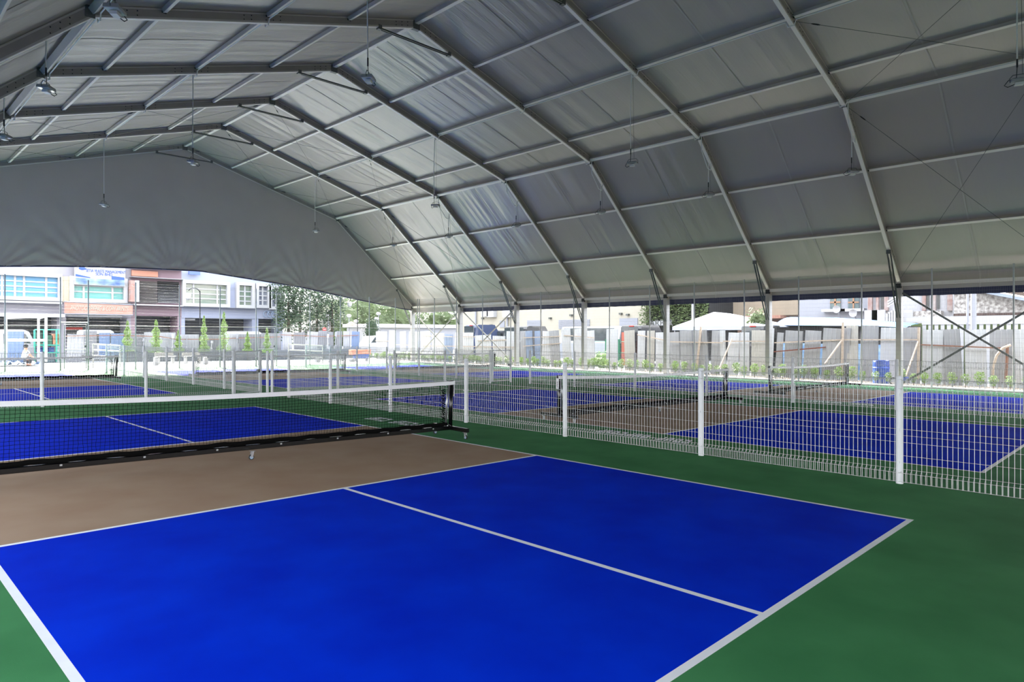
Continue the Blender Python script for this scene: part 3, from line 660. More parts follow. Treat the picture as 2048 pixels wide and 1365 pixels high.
# saplings in a row
def make_sapling(seed):
    r = random.Random(seed); random.seed(seed)
    t = thing('sapling', '', 'plant', group='young shrubs in the bed along the right side')
    MB().tube([(0, 0, 0), (.01, .01, .25), (.0, .02, .42)], [.012, .009, .005], 6).build('stem', M['bark'], t)
    mb = MB()
    for q in range(7):
        a = q * 2.3; mb.tube([(0, 0, .15 + q * .03), (math.cos(a) * .09, math.sin(a) * .09, .27 + q * .035)], .004, 4, cap=False)
    def P():
        a = r.uniform(0, 6.28); z = r.uniform(.14, .56); q = (.05 + .12 * math.sin(max(0, (z - .10) / .5) * 2.9)) * math.sqrt(r.random()); return (q * math.cos(a), q * math.sin(a), z)
    mb.leaves(P, 260, .034); mb.build('foliage', M['leaf'], t); return t
protos = [make_sapling(k) for k in (1, 2, 3)]; y = -7.2; k = 0
PP = []
while y < 37: PP.append(y); y += rnd.uniform(.38, .52)
n = len(PP)
for k, y in enumerate(PP):
    pr = protos[k % 3]; x = 25.15 + rnd.uniform(-.12, .12); sc = rnd.uniform(.8, 1.2); l = 'small leafy shrub, %s from the near end of the bed' % nth(k) if k < 98 else 'small leafy shrub near the far end of the bed'
    if k < 3: o = pr; o.location = (x, y, gz(x, y) + .02); o['label'] = l; o.scale = (sc,) * 3
    else: dupf(pr, (x, y, gz(x, y) + .02), rnd.uniform(0, 6), l, (sc,) * 3)
def bush(name, c, r, m, label, cat, sq=(1, 1, 1), n=500, size=.06, seed=1, group=None, trunk=None, core=True, fr=1.6, amp=.3):
    random.seed(seed); t = thing(name, label, cat, (c[0], c[1], gz(c[0], min(60, c[1]))), group=group); C = Vector(c)
    mb = MB(); mb.blob(C, r * .76, seed, amp, 16, 10, sq, fr) if core else None
    def P():
        d = Vector((random.gauss(0, 1), random.gauss(0, 1), random.gauss(0, 1))).normalized(); k = r * (1 + amp * 1.6 * noise.noise(d * fr + Vector((seed * 3.7, seed, 0)))) * random.uniform(.66, 1.12)
        return (C.x + d.x * k * sq[0], C.y + d.y * k * sq[1], C.z + d.z * k * sq[2])
    mb.leaves(P, n, size); mb.build('foliage', M[m], t)
    if trunk: MB().tube([(C.x, C.y, gz(C.x, min(60, C.y)) - .05), (C.x, C.y, C.z)], [trunk, trunk * .6], 8).build('trunk', M['bark'], t)
    return t
p = on_x(1195, 735, 28.5); bush('green_bush', (28.6, p.y - .3, .05), .62, 'leaf', 'rounded green bush seen through the gap in the hoarding', 'bush', (1, 1.5, .9), 500, .05, 4)
# blue barrel and trolley
B = on_x(1762, 772, 25.6); g = gz(25.6, B.y)
t = thing('plastic_barrel', 'tall blue plastic barrel standing in the planting bed', 'barrel', (25.6, B.y, g))
bm = mat('blue_barrel_plastic', (.012, .06, .36), .35, var=.1, scale=3)
MB().tube([(25.6, B.y, g + z) for z in (0, .03, .28, .30, .33, .35, .60, .62, .65, .67, .88, .92)], [.27, .29, .29, .305, .305, .29, .29, .305, .305, .29, .29, .27], 24).build('drum', bm, t)
mb = MB(); mb.tube([(25.6 + .28 * math.cos(a / 4), B.y + .28 * math.sin(a / 4), g + .92) for a in range(26)], .016, 6, closed=True); mb.build('rim', bm, t)
mb = MB(); W0 = B.y - .55; mb.tube([(25.2, W0 + .13 * math.cos(a * .4), g + .15 + .13 * math.sin(a * .4)) for a in range(16)], .03, 6, closed=True)
t2 = thing('wheelbarrow', 'small trolley wheel with a tray beside the blue barrel', 'trolley', (25.2, W0, g)); mb.build('wheel', M['rubber'], t2)
MB().box(25.1, 25.5, W0 - .45, W0 - .12, g + .2, g + .32).build('tray', bm, t2); mb = MB(); mb.tube([(25.2, W0, g + .15), (25.3, W0 - .3, g + .25), (25.35, W0 - .5, g + .02)], .015, 6); mb.build('leg', M['zinc'], t2)
# green mesh fence and red box behind the gap
t = thing('green_fence', 'green steel mesh fence seen through the gap in the hoarding', 'fence', (29, 8, -.3)); gm = mat('green_steel_paint', (.008, .12, .06), .4)
ys = [on_x(u, 700, 29).y for u in (1150, 1212, 1238, 1262)]
for yy in (ys[1], ys[2], ys[3], ys[0]): MB().box(28.97, 29.03, yy - .05, yy + .05, -.3, 1.35).build('post', gm, t)
mb = MB()
for z in (1.2, .55, -.05): mb.tube([(29, ys[0], z), (29, ys[3], z)], .02, 6)
yy = ys[3]
while yy < ys[0]: mb.tube([(29, yy, -.2), (29, yy, 1.2)], .003, 3, cap=False); yy += .08
mb.build('mesh', gm, t)
mb = MB(); A = on_x(1243, 665, 31); C = on_x(1262, 700, 31); mb.box(31, 31.4, C.y, A.y, -.3, A.z); tag(mb.build('red_cabinet', mat('faded_red', (.35, .08, .05), .6)), 'faded red cabinet behind the green steel fence', 'cabinet')

# ---------------------------------------------------------------- buildings and vehicles beyond the hoarding
def wall_x(X, u0, u1, vt, thick=6.0, zb=-.6):    # box whose near face stands on x = X, between two sight lines
    A = on_x(u0, vt, X); B = on_x(u1, vt, X); return min(A.y, B.y), max(A.y, B.y), A.z
cream = mat('cream_render', (.40, .37, .30), .8, var=.03, scale=1.5); cream2 = mat('beige_render', (.33, .27, .20), .8, var=.04, scale=1.5)
BX = 44
t = thing('long_hall', 'long cream rendered building with louvred vents beyond the hoarding', 'building', (BX, 40, -.6))
y0, y1, z1 = wall_x(BX, 912, 1292, 600)
mb = MB(); mb.box(BX, BX + 8, y0, y1, -.6, 9.5); mb.build('wall', cream, t)
for u0, u1, v0, v1 in [(1055, 1083, 641, 656), (1118, 1180, 640, 658), (1240, 1276, 637, 652), (1000, 1010, 642, 655)]:
    A = on_x(u0, v0, BX); B = on_x(u1, v1, BX); mb = MB(); n = 7
    for q in range(n): z = B.z + (A.z - B.z) * (q + .5) / n; mb.box(BX - .07, BX, B.y, A.y, z - .05, z + .04)
    mb.build('louvre_vent', M['white'], t)
for u, v in [(1102, 637), (1144, 631), (1243, 628), (1257, 630), (967, 637), (984, 651)]:
    A = on_x(u, v, BX); MB().box(BX - .25, BX, A.y - .12, A.y + .12, A.z - .08, A.z + .08).build('wall_lamp', M['steel'], t)
for u, v in [(976, 625), (987, 626), (1019, 626)]:
    A = on_x(u, v, BX); mb = MB(); mb.box(BX - .5, BX, A.y - .5, A.y + .5, A.z - .45, A.z + .45); mb.build('air_conditioner', M['whiteb'], t)
for u in (953, 1016): A = on_x(u, 640, BX); mb = MB(); mb.tube([(BX - .12, A.y, -.4), (BX - .12, A.y, 8)], .1, 8); mb.build('downpipe', M['white'], t)
# ivy wall
t = thing('ivy_wall', 'wall covered with green ivy between the cream building and the canopy', 'wall', (BX, 18, -.6))
y0, y1, z1 = wall_x(BX, 1300, 1418, 600)
MB().box(BX + .02, BX + 6, y0, y1, -.6, 7).build('wall', M['dark'], t)
random.seed(5); lo = on_x(1300, 655, BX).z
mb = MB(); mb.leaves(lambda: (BX - random.uniform(0, .3), random.uniform(y0, y1), lo + (7 - lo) * random.random() ** .8), 5200, .14); mb.build('ivy', M['leafm'], t)
A = on_x(1290, 655, BX - 1); mb = MB(); mb.leaves(lambda: (BX - 1 + random.uniform(-.4, .4), A.y + random.uniform(-.35, .35), random.uniform(0, 6.5)), 900, .12)
tag(mb.build('climbing_plant', M['leafm']), 'narrow column of climbing plants at the corner of the cream building', 'plant')
A = on_x(1303, 643, BX - .2); B_ = on_x(1342, 651, BX - .2); MB_ = MB().box(BX - .5, BX - .1, B_.y, A.y, B_.z, A.z); tag(MB_.build('signboard', M['whiteb']), 'long white signboard under the ivy wall', 'sign')
text('BARBER', .75, M['steel'], (BX - .53, (A.y + B_.y) / 2, (A.z + B_.z) / 2), (math.pi / 2, 0, -math.pi / 2), 'sign_text', [k for k in bpy.data.objects if k.name == 'signboard'][-1])
# beige building and eaves
t = thing('beige_house', 'beige rendered building with brick trim and a dark porch behind the canopy', 'building', (BX + 4, 8, -.6)); X = BX + 4
y0, y1, z1 = wall_x(X, 1420, 1620, 612); MB().box(X, X + 6, y0, y1, on_x(1500, 632, X).z, 8).build('upper_wall', cream2, t)
a = on_x(1460, 632, X + 1); b = on_x(1570, 650, X + 1); MB().box(X + .8, X + 6, b.y, a.y, -.6, a.z).build('porch_wall', mat('brown_porch', (.20, .13, .10), .8), t)
a = on_x(1490, 640, X + .7); b = on_x(1535, 650, X + .7); MB().box(X + .6, X + .8, b.y, a.y, b.z - 1, a.z).build('window', M['glass'], t)
a = on_x(1490, 632, X - .5); b = on_x(1562, 637, X - .5); MB().box(X - .6, X + .5, b.y, a.y, b.z, a.z).build('brick_fascia', mat('salmon_brick', (.42, .22, .16), .8, var=.2, scale=6), t)
# canopy tent
X = 33; a = on_x(1345, 655, X); b = on_x(1530, 655, X); e = on_x(1345, 661, X).z; ze = on_x(1345, 654, X).z; pk = on_x(1420, 624, X + 2); pk2 = on_x(1452, 626, X + 2)
t = thing('canopy_tent', 'white peaked canopy tent rising above the hoarding', 'tent', (X, (a.y + b.y) / 2, -.3)); mb = MB()
cs = [(X, a.y, ze), (X, b.y, ze), (X + 5, b.y, ze), (X + 5, a.y, ze), (X + 2.5, pk.y, pk.z), (X + 2.5, pk2.y, pk2.z - .03)]
mb.add(cs, [(0, 4, 5, 1), (1, 5, 2), (2, 5, 4, 3), (3, 4, 0)]); mb.build('roof', M['whiteb'], t)
mb = MB(); mb.box(X - .02, X + .0, b.y, a.y, e, ze); mb.box(X, X + 5, b.y - .02, b.y, e, ze); mb.build('valance', mat('pale_blue_valance', (.33, .36, .45), .6), t)
for yy in (a.y - .1, b.y + .1): MB().tube([(X + .1, yy, -.4), (X + .1, yy, ze)], .04, 8).build('leg', M['white'], t)
# parked cars: only roofs and tailgates show above the sheets
def car(X, u0, u1, vt, label, body, glassm, name='parked_car', tall=0.0, lamp=True, L=4.4, nose=1):
    a = on_x(u0, vt, X); b = on_x(u1, vt, X); yc = (a.y + b.y) / 2; w = abs(a.y - b.y) / 2; zr = a.z; g = gz(27, yc)
    t = thing(name, label, 'car', (X, yc, g)); hh = max(1.2, zr - g)
    pr = [(0, g + .25), (-.05, g + .55 * hh), (.25, zr - .05), (.5, zr), (L * .5, zr), (L * .68, g + .62 * hh), (L - .1, g + .5 * hh), (L, g + .3 * hh), (L, g + .25)]
    mb = MB(); mb.prism([(X + p, q) for p, q in pr], 'y', yc - w, yc + w); mb.build('body', body, t)
    mb = MB(); mb.box(X - .015, X + .02, yc - w * .85, yc + w * .85, g + .60 * hh, zr - .12, M=None); mb.build('rear_window', glassm, t)
    if lamp: MB().box(X + .18, X + .24, yc - .16, yc + .16, zr - .09, zr - .03).build('brake_lamp', M['red'], t)
    for s in (-1, 1):
        for dx in (.8, L - .9): MB().tube([(X + dx, yc + s * (w - .2), g + .31), (X + dx, yc + s * (w + .01), g + .31)], .31, 16).build('wheel', M['rubber'], t)
    return t
dk = mat('black_car_paint', (.018, .019, .022), .25, coat=.5); nv = mat('navy_car_paint', (.03, .045, .10), .3, coat=.5); sv = mat('silver_car_paint', (.36, .38, .42), .3, metal=.4, coat=.4)
car(31.5, 927, 949, 650, 'navy hatchback whose roof shows above the white sheets', nv, M['glass'])
car(31.5, 1006, 1050, 653, 'black hatchback with red brake lamp above the white sheets', dk, M['glass'])
car(31.5, 1239, 1279, 651, 'black estate car with red lamp beside the silver car roof', dk, M['glass'])
car(30.6, 1480, 1524, 651, 'dark car whose roof shows under the canopy tent', dk, M['glass'])
car(33, 1120, 1238, 654, 'silver car roof stretching above the white sheets', sv, M['glass'], lamp=False)
car(34, 960, 1004, 661, 'dark grey car between the navy and black hatchbacks', dk, M['glass'], lamp=False)
# blue and white awning over a stall
X = 31; a = on_x(1548, 650, X); b = on_x(1808, 655, X); n = 40
t = thing('awning', 'long white and sky-blue awning above the grey sheets', 'awning', (X, (a.y + b.y) / 2, -.3)); mb = MB()
def aw(i, j):
    u = 1548 + (1812 - 1548) * i / n; tt = i / n; vt = 633 + 4 * tt if tt < .35 else 634 + 13 * (tt - .35) ** 1.1 * 1.6; vb = 651 + 1.5 * tt if tt < .7 else 652 + 4 * (tt - .7) * 3; v = vt + (vb - vt) * (j / 6) ** 1.3
    q = on_x(u, v, X); return (X + 2.2 - 2.2 * (j / 6) ** .7, q.y, q.z)
mb.grid(aw, n, 6); aw_m = mat('awning_cloth', (.20, .36, .50), .5, col2=(.015, .13, .42), scale=.16, detail=1)
mb.build('cloth', aw_m, t, smooth=True)
mb = MB(); mb.box(X + .3, X + 3, b.y, a.y, -.4, on_x(1600, 662, X).z + .2); mb.build('stall_interior', M['dark'], t)
# white house with two windows, brick villa, stairs, stone gable
X = 42; y0, y1, z1 = wall_x(X, 1598, 1735, 600)
t = thing('white_house', 'white house with two small wood-framed windows above the awning', 'building', (X, y0, -.6)); MB().box(X, X + 7, y0, y1, -.6, 8).build('wall', M['white'], t)
for u0, u1, v0, v1 in ((1661, 1682, 590, 618), (1697, 1719, 590, 617)):
    a = on_x(u0, v0, X); b = on_x(u1, v1, X); w = MB().box(X - .08, X - .02, b.y, a.y, b.z, a.z + .6).build('window', M['glassm'], t); ym = (a.y + b.y) / 2
    mb = MB(); mb.box(X - .12, X - .07, ym - .05, ym + .05, b.z, a.z + .6); mb.box(X - .12, X - .07, b.y, a.y, a.z - .55, a.z - .45); mb.build('window_bars', mat('brown_window_bar', (.25, .14, .08), .6), w)
    MB().box(X - .5, X, b.y - .4, a.y + .4, b.z - .2, b.z - .02).build('sill', M['whiteb'], t)
for u, v in ((1675, 619), (1708, 627)):
    c = on_x(u, v, X - 1.2); mb = MB(); rr = .24
    mb.grid(lambda i, j: (c.x - .02 + (j / 4) ** 2 * .18 * -1, c.y + rr * j / 4 * math.cos(i * math.pi / 8), c.z + rr * j / 4 * math.sin(i * math.pi / 8)), 16, 4)
    o = mb.build('satellite_dish', M['whiteb']); tag(o, 'white satellite dish below the %s window of the white house' % ('left' if u < 1700 else 'right'), 'dish', 'satellite dishes'); MB().tube([c, (c.x + .7, c.y, c.z - .7)], .04, 6).build('dish_arm', M['white'], o)
brick = mat('reddish_brick', (.26, .15, .13), .8, col2=(.34, .30, .29), scale=3); stone = mat('mixed_white_stone', (.20, .18, .17), .8, col2=(.62, .60, .58), scale=6.5, bump=.4, bscale=6, detail=2)
X = 40; y0, y1, z1 = wall_x(X, 1735, 1905, 600)
t = thing('brick_villa', 'villa with brick pilasters and glazed panels above the white wall', 'building', (X, y0, -.6)); MB().box(X, X + 7, y0, y1, -.6, 8).build('wall', mat('grey_villa_wall', (.30, .30, .32), .7, var=.05), t)
for u0, u1 in ((1738, 1746), (1754, 1759), (1770, 1778), (1846, 1853), (1868, 1873), (1896, 1906)):
    a = on_x(u0, 600, X); b = on_x(u1, 600, X); MB().box(X - .2, X, b.y, a.y, on_x(u0, 622, X).z, 8).build('brick_pilaster', brick, t)
for u0, u1 in ((1762, 1768), (1854, 1859), (1875, 1880)):
    a = on_x(u0, 600, X); b = on_x(u1, 600, X); MB().box(X - .06, X - .01, b.y, a.y, on_x(u0, 618, X).z, 8).build('window', M['glass'], t)
a = on_x(1735, 625, X - .6); b = on_x(1882, 636, X - .6); MB().box(X - .6, X, b.y, a.y, -.6, a.z).build('stone_plinth', stone, t)
for u in (1742, 1757, 1812): a = on_x(u, 624, X - .7); MB().box(X - .75, X - .6, a.y - .35, a.y + .35, -.6, a.z + .1).build('pier', M['whiteb'], t)
t = thing('outdoor_stairs', 'white stepped stair parapet with railings beside the big tent column', 'stairs', (38, on_x(1780, 640, 38).y, -.6)); X = 38
mb = MB()
for q in range(6):
    a = on_x(1771 + q * 5, 628 - q * 3.2, X); b = on_x(1771 + q * 5 + 6, 640, X); mb.box(X, X + .5, b.y, a.y, -.6, a.z)
mb.build('parapet', M['whiteb'], t)
for k in range(3):
    mb = MB(); a = on_x(1776, 604 + k * 5, X + .2); b = on_x(1800, 590 + k * 5, X + .2); mb.tube([a, b], .05, 6); mb.build('handrail', M['whiteb'], t)
X = 36; a = on_x(1908, 600, X); y1 = a.y; zb = on_x(1950, 627, X).z
t = thing('stone_gable', 'stone-clad gable wall with a sloping tiled roof at far right', 'building', (X, y1 - 4, -.6))
apx = on_x(1972, 586, X); ee = on_x(2048, 602, X); mb = MB(); mb.prism([(y1, -.6), (y1, apx.z + .6), (apx.y, apx.z), (ee.y, ee.z), (ee.y - 2, -.6)], 'x', X, X + 5); mb.build('wall', stone, t)
mb = MB(); mb.bar((X - .2, apx.y + 1.5, apx.z + .45), (X - .2, ee.y - 1, ee.z - .2), .9, .14); mb.k = 1; mb.bar((X - .1, apx.y + 1.5, apx.z + .65), (X - .1, ee.y - 1, ee.z + .05), 1.2, .16); mb.build('verge', [mat('blue_grey_verge', (.22, .26, .36), .6), mat('brown_tiles', (.10, .075, .06), .8)], t)
mb = MB(); mb.box(X - .12, X, ee.y - 2, y1, zb - .35, zb); mb.build('brick_band', mat('dark_brick_band', (.09, .06, .055), .8, var=.3, scale=6), t)
X = 34.5; a = on_x(1812, 634, X); b = on_x(2060, 626, X); t = thing('white_wall', 'long white garden wall with coping above the far right sheets', 'wall', (X, (a.y + b.y) / 2, -.6))
MB().box(X, X + .3, b.y, a.y, on_x(1900, 645, X).z, on_x(1900, 633, X).z).build('panel', M['whiteb'], t)
MB().box(X + .9, X + 1.3, b.y, a.y, -.6, on_x(1900, 646, X).z).build('recess', M['leafm'], t)
t = thing('palisade_fence', 'white palisade fence with narrow gaps above the far right sheets', 'fence', (X - .5, (a.y + b.y) / 2, -.6)); Xp = X - .5; u = 1844
pk_ = MB(); yy = on_x(2050, 650, Xp).y; ya = on_x(1844, 650, Xp).y; zt = on_x(1900, 646, Xp).z
while yy < ya: pk_.box(Xp, Xp + .03, yy, yy + .16, -.5, zt); yy += .26
pk_.build('palings', M['whiteb'], t); MB().box(Xp - .03, Xp, on_x(2050, 650, Xp).y, ya, zt - .08, zt + .02).build('top_rail', M['whiteb'], t)
X = 33; a = on_x(1947, 640, X); mb = MB(); mb.tube([(X, a.y, -.4), (X, a.y, 6)], .12, 10); tag(mb.build('steel_pole', M['white']), 'thick white pole before the stone gable', 'pole')
a = on_x(1935, 640, X + 1); mb = MB(); mb.tube([(X + 1, a.y, -.4), (X + 1, a.y, 4.9)], .05, 8); mb.k = 1; mb.tube([(X + 1, a.y, 3.8), (X + 1, a.y, 5.0)], .065, 8); tag(mb.build('thin_pole', [M['white'], M['timber']]), 'thin white pole with a brown top before the stone gable', 'pole')
a = on_x(1386, 640, 35); mb = MB(); mb.tube([(35, a.y, -.4), (35, a.y, 4.6)], .09, 10); tag(mb.build('steel_pole', M['white']), 'white pole rising between the ivy wall and the canopy', 'pole')
bush('conical_tree', (34, on_x(1516, 650, 34).y, 2.0), .72, 'leafm', 'small conical green tree right of the canopy tent', 'tree', (1, 1, 1.5), 900, .09, 9, trunk=.08)
MB_ = MB(); a = on_x(1533, 645, 29.5); b = on_x(1541, 645, 29.5); MB_.box(29.5, 29.8, b.y, a.y, -.4, a.z); tag(MB_.build('upright_board', M['whiteb']), 'tall narrow white panel right of the conical tree', 'panel')
t = thing('flat_roof_shed', 'low flat white roof between the conical tree and the awning', 'shed', (36, on_x(1575, 650, 36).y, -.4)); a = on_x(1541, 636, 36); b = on_x(1640, 636, 36)
MB().box(36, 40, b.y, a.y, on_x(1560, 651, 36).z, a.z - .35).build('roof', M['whiteb'], t); MB().box(36.3, 40, b.y, a.y, -.4, on_x(1560, 651, 36).z).build('interior', M['dark'], t)

# ---------------------------------------------------------------- far end: apron furniture, boundary wall, hoarding, vans
WY = 37.5
def rect_y(mb, u0, u1, v0, v1, Y, th=.1):
    a = on_y(u0, v0, Y); b = on_y(u1, v1, Y); return mb.box(a.x, b.x, Y, Y + th, b.z, a.z)
a = on_y(242, 700, WY); b = on_y(735, 727, WY)
mb = MB(); mb.box(a.x, b.x, WY, WY + .25, -.7, on_y(400, 703, WY).z); struct(mb.build('wall_boundary', mat('blue_grey_boundary_wall', (.085, .095, .115), .7, var=.1, scale=3)), 'low blue-grey wall at the far edge of the pale apron')
# sheets of the far hoarding
FS = [(0, 9, 668, 'w'), (13, 46, 663, 'b'), (48, 70, 697, 'g'), (132, 165, 667, 'w'), (168, 196, 664, 'g'), (198, 219, 666, 'b'), (222, 248, 666, 'b'), (250, 288, 667, 'g'), (290, 311, 666, 'w'), (319, 352, 667, 'w'), (354, 399, 668, 'w'), (401, 452, 669, 'g'), (456, 475, 668, 'w'),
      (477, 520, 668, 'g'), (522, 562, 666, 'g'), (566, 585, 664, 'w'), (588, 610, 665, 'g'), (613, 634, 664, 'w'), (636, 655, 661, 'g'), (659, 668, 664, 'g'), (672, 683, 663, 'g'), (686, 700, 664, 'w'), (702, 717, 664, 'b')]
rnd = random.Random(5)
for k, (u0, u1, v, c) in enumerate(FS):
    Y = WY + .7 + rnd.uniform(-.04, .04); a = on_y(u0, v, Y); b = on_y(u1, v, Y); zb = gz(a.x, 38) - .12 if u0 < 165 else on_y(u0, 706, Y).z - .2
    col = {'w': 'white', 'g': 'grey', 'b': 'pale blue'}[c]; l = b.x - a.x
    key = (round(l, 1), round(a.z - zb, 1), c + 'far')
    corr_sheet((a.x, Y, zb), 0, rnd.uniform(-.02, .03), l, a.z - zb, {'w': 'sheetw', 'g': 'sheetg', 'b': 'sheetb'}[c] + 'f', '%s corrugated sheet, %s from the left in the far hoarding' % (col, nth(k)), 'corrugated sheets of the far hoarding', rnd.choice([-.03, 0, 0, .03]))
FR = [(132, 673, 240, 671), (240, 671, 320, 674), (318, 673, 352, 679), (352, 679, 440, 679), (440, 678, 560, 674), (562, 670, 655, 674), (655, 673, 717, 671)]
for k, (u0, v0, u1, v1) in enumerate(FR): batten(on_y(u0, v0, WY + .55), on_y(u1, v1, WY + .55), 'timberr', 'thin reddish batten across the far hoarding, %s from the left' % nth(k), .045)
for k, (u, v0, v1) in enumerate([(288, 677, 702), (346, 668, 706), (374, 670, 700), (424, 682, 702), (475, 668, 705), (656, 668, 700), (672, 664, 702)]):
    a = on_y(u, v0, WY + .45); c = on_y(u - 2, v1, WY + .45); mb = MB(); mb.tube([a, a.lerp(c, .25)], .08, 8); mb.tube([a.lerp(c, .2), a.lerp(c, .75)], .03, 6); mb.tube([a.lerp(c, .7), (c.x, c.y, gz(c.x, 37))], .08, 8)
    tag(mb.build('plastic_pipe', M['whiteb'] if k % 2 else M['white']), 'upright white pipe against the far hoarding, %s from the left' % nth(k), 'pipe', 'pipes at the far hoarding')
# cypresses
def cypress(u, vt, vb, w, label, seed):
    random.seed(seed); Y = WY - .35; a = on_y(u, vt, Y); c = on_y(u, vb, Y); h = a.z - c.z; R = w / 30.0
    t = thing('young_cypress', label, 'tree', (c.x, Y, gz(c.x, Y)), group='young cypresses along the boundary wall')
    def P():
        z = random.random() ** 1.25; q = R * (1 - z) ** .75 * (1 + .3 * math.sin(z * 22)) * math.sqrt(random.random()); an = random.uniform(0, 6.28)
        return (c.x + q * math.cos(an), Y + q * .6 * math.sin(an), c.z + z * h)
    MB().leaves(P, 1500, .045).build('foliage', M['leaf'], t); MB().tube([(c.x, Y, gz(c.x, Y)), (c.x, Y, a.z - .2)], [.03, .01], 6).build('trunk', M['bark'], t)
for k, (u, vt, vb, w) in enumerate([(255, 642, 703, 11), (312, 640, 706, 13), (357, 660, 703, 9), (408, 632, 703, 11), (448, 624, 703, 13), (495, 664, 703, 9), (534, 656, 706, 10)]):
    cypress(u, vt, vb, w, 'slim bright green conifer before the far hoarding, %s from the left' % nth(k), 40 + k)
# white pipe frame, railings, benches
def frame(name, label, cat, lines, r, m=None):
    mb = MB()
    for pts in lines: mb.tube(pts, r, 8)
    return tag(mb.build(name, m or M['whiteb']), label, cat)
Y = 34; p = lambda u, v, Y=34: tuple(on_y(u, v, Y))
frame('goal_frame', 'tall white tubular frame before the parked van at left', 'frame', [[p(12, 726), p(12, 636), p(77, 636), p(77, 726)], [p(77, 637), p(92, 633, 36)], [p(92, 633, 36), p(92, 724, 36)], [p(12, 681), p(92, 681, 36)], [p(12, 636), p(92, 633, 36)]], .07)
for k, (u0, u1) in enumerate([(186, 240), (577, 645)]):
    frame('guard_rail', '%s tubular white guard rail on the apron' % ('left' if k == 0 else 'right'), 'railing', [[p(u0, 736, 30), p(u0, 688, 30)], [p((u0 + u1) / 2, 736, 30), p((u0 + u1) / 2, 690, 30)], [p(u1, 736, 30), p(u1, 692, 30)], [p(u0, 689, 30), p(u1, 692, 30)], [p(u0, 700, 30), p(u1, 703, 30)], [p(u0, 712, 30), p(u1, 715, 30)]], .035, M['tpost'])
def bench(u0, u1, v, label):
    Y = 33; a = on_y(u0, v, Y); b = on_y(u1, v + 8, Y); g = gz(a.x, Y); t = thing('bench', label, 'bench', ((a.x + b.x) / 2, Y, g), group='benches on the apron')
    MB().box(a.x, b.x, Y + .3, Y + .36, b.z, a.z).build('backrest', M['sheetc'], t); MB().box(a.x, b.x, Y - .15, Y + .3, g + .40, g + .45).build('seat', M['tpost'], t)
    for x in (a.x + .1, b.x - .14): MB().box(x, x + .05, Y - .12, Y + .34, g, b.z).build('leg', M['tpost'], t)
bench(313, 351, 706, 'pale bench with a wide backrest on the apron, left one'); bench(368, 404, 706, 'pale bench with a wide backrest on the apron, right one')
for k, u in enumerate((313, 412, 637, 706)):
    a = on_y(u - 3, 715 if k < 2 else 718, 31.5); b = on_y(u + 4, 733, 31.5); MB_ = MB().box(a.x, b.x, 31.5, 31.8, gz(a.x, 31.5), a.z); tag(MB_.build('bollard_block', M['whiteb']), 'square white block on the apron, %s from the left' % nth(k), 'block', 'white blocks on the apron')
# vans
def van(u0, u1, vt, Y, label, side=1):
    a = on_y(u0, vt, Y); b = on_y(u1, vt, Y); L = b.x - a.x; g = gz(a.x, Y); h = a.z - g
    t = thing('minivan', label, 'van', ((a.x + b.x) / 2, Y, g)); q = lambda x, z: (a.x + L * x, g + h * z)
    mb = MB(); mb.prism([q(0, .16), q(0, .8), q(.02, .95), q(.10, 1), q(.80, 1), q(.90, .93), q(.985, .62), q(1, .45), q(1, .16)], 'y', Y, Y + 1.7); mb.build('body', M['whiteb'], t)
    for x0, x1, x2, x3 in ((.05, .30, .05, .30), (.34, .62, .34, .62), (.66, .93, .66, .84)):
        mb = MB(); mb.prism([q(x0, .55), q(x1, .55), q(x3, .86), q(x2, .86)], 'y', Y - .015, Y + .01); mb.build('side_window', M['glass'], t)
    for x in (.18, .80): MB().tube([(a.x + L * x, Y - .02, g + .31), (a.x + L * x, Y + .2, g + .31)], .31, 18).build('wheel', M['rubber'], t)
van(-55, 70, 659, 41, 'white minivan parked behind the blue sheets at far left'); van(166, 234, 660, 43, 'white minivan roof behind the pale blue sheets'); van(466, 530, 663, 43, 'white van roof behind the grey sheets left of the right tall gate')
# goods, green racks, kneeling person and tarpaulin
t = thing('green_rack', 'green metal rack holding boxes and bundles beside the left van', 'rack', (on_y(95, 725, 40).x, 40, 0)); mb = MB(); gm2 = mat('green_rack_paint', (.04, .30, .22), .5)
for u in (69, 88, 113, 120): mb.tube([p(u, 660, 40), p(u, 724, 40)], .05, 6)
for v in (660, 691, 706): mb.tube([p(69, v, 40), p(120, v, 40)], .04, 6)
mb.build('frame', gm2, t)
for k, (u0, u1, v0, v1, c) in enumerate([(72, 84, 664, 690.5, (.03, .06, .05)), (90, 104, 671, 690.5, (.03, .09, .06)), (106, 119, 668, 690.5, (.45, .2, .12)), (76, 90, 695, 705.5, (.03, .06, .22)), (98, 108, 695, 705.5, (.04, .08, .25)), (72, 84, 708, 725, (.2, .2, .2)), (92, 112, 708, 725, (.10, .14, .16))]):
    mb = MB(); a = on_y(u0, v0, 40.1); b = on_y(u1, v1, 40.1); mb.box(a.x, b.x, 40.1, 40.5, b.z, a.z); tag(mb.build('bundle', mat('bundle_%d' % k, c, .8, var=.4, scale=5)), '%s bundle on the green rack' % ['tall black', 'dark green', 'orange', 'navy', 'small blue', 'grey', 'wide slate'][k], 'bundle')
mb = MB(); random.seed(3); mb.grid(lambda i, j: (on_y(-30 + i * 4.5, 728, 33.5).x, 33.4 + j * .28, gz(3, 33) + .05 + .25 * max(0, noise.noise(Vector((i * .5, j * .6, 1))) + .25)), 25, 6)
tag(mb.build('blue_tarpaulin', mat('blue_tarp', (.12, .25, .55), .5, col2=(.35, .5, .75), scale=1.5)), 'crumpled blue tarpaulin spread on the apron at far left', 'tarpaulin')
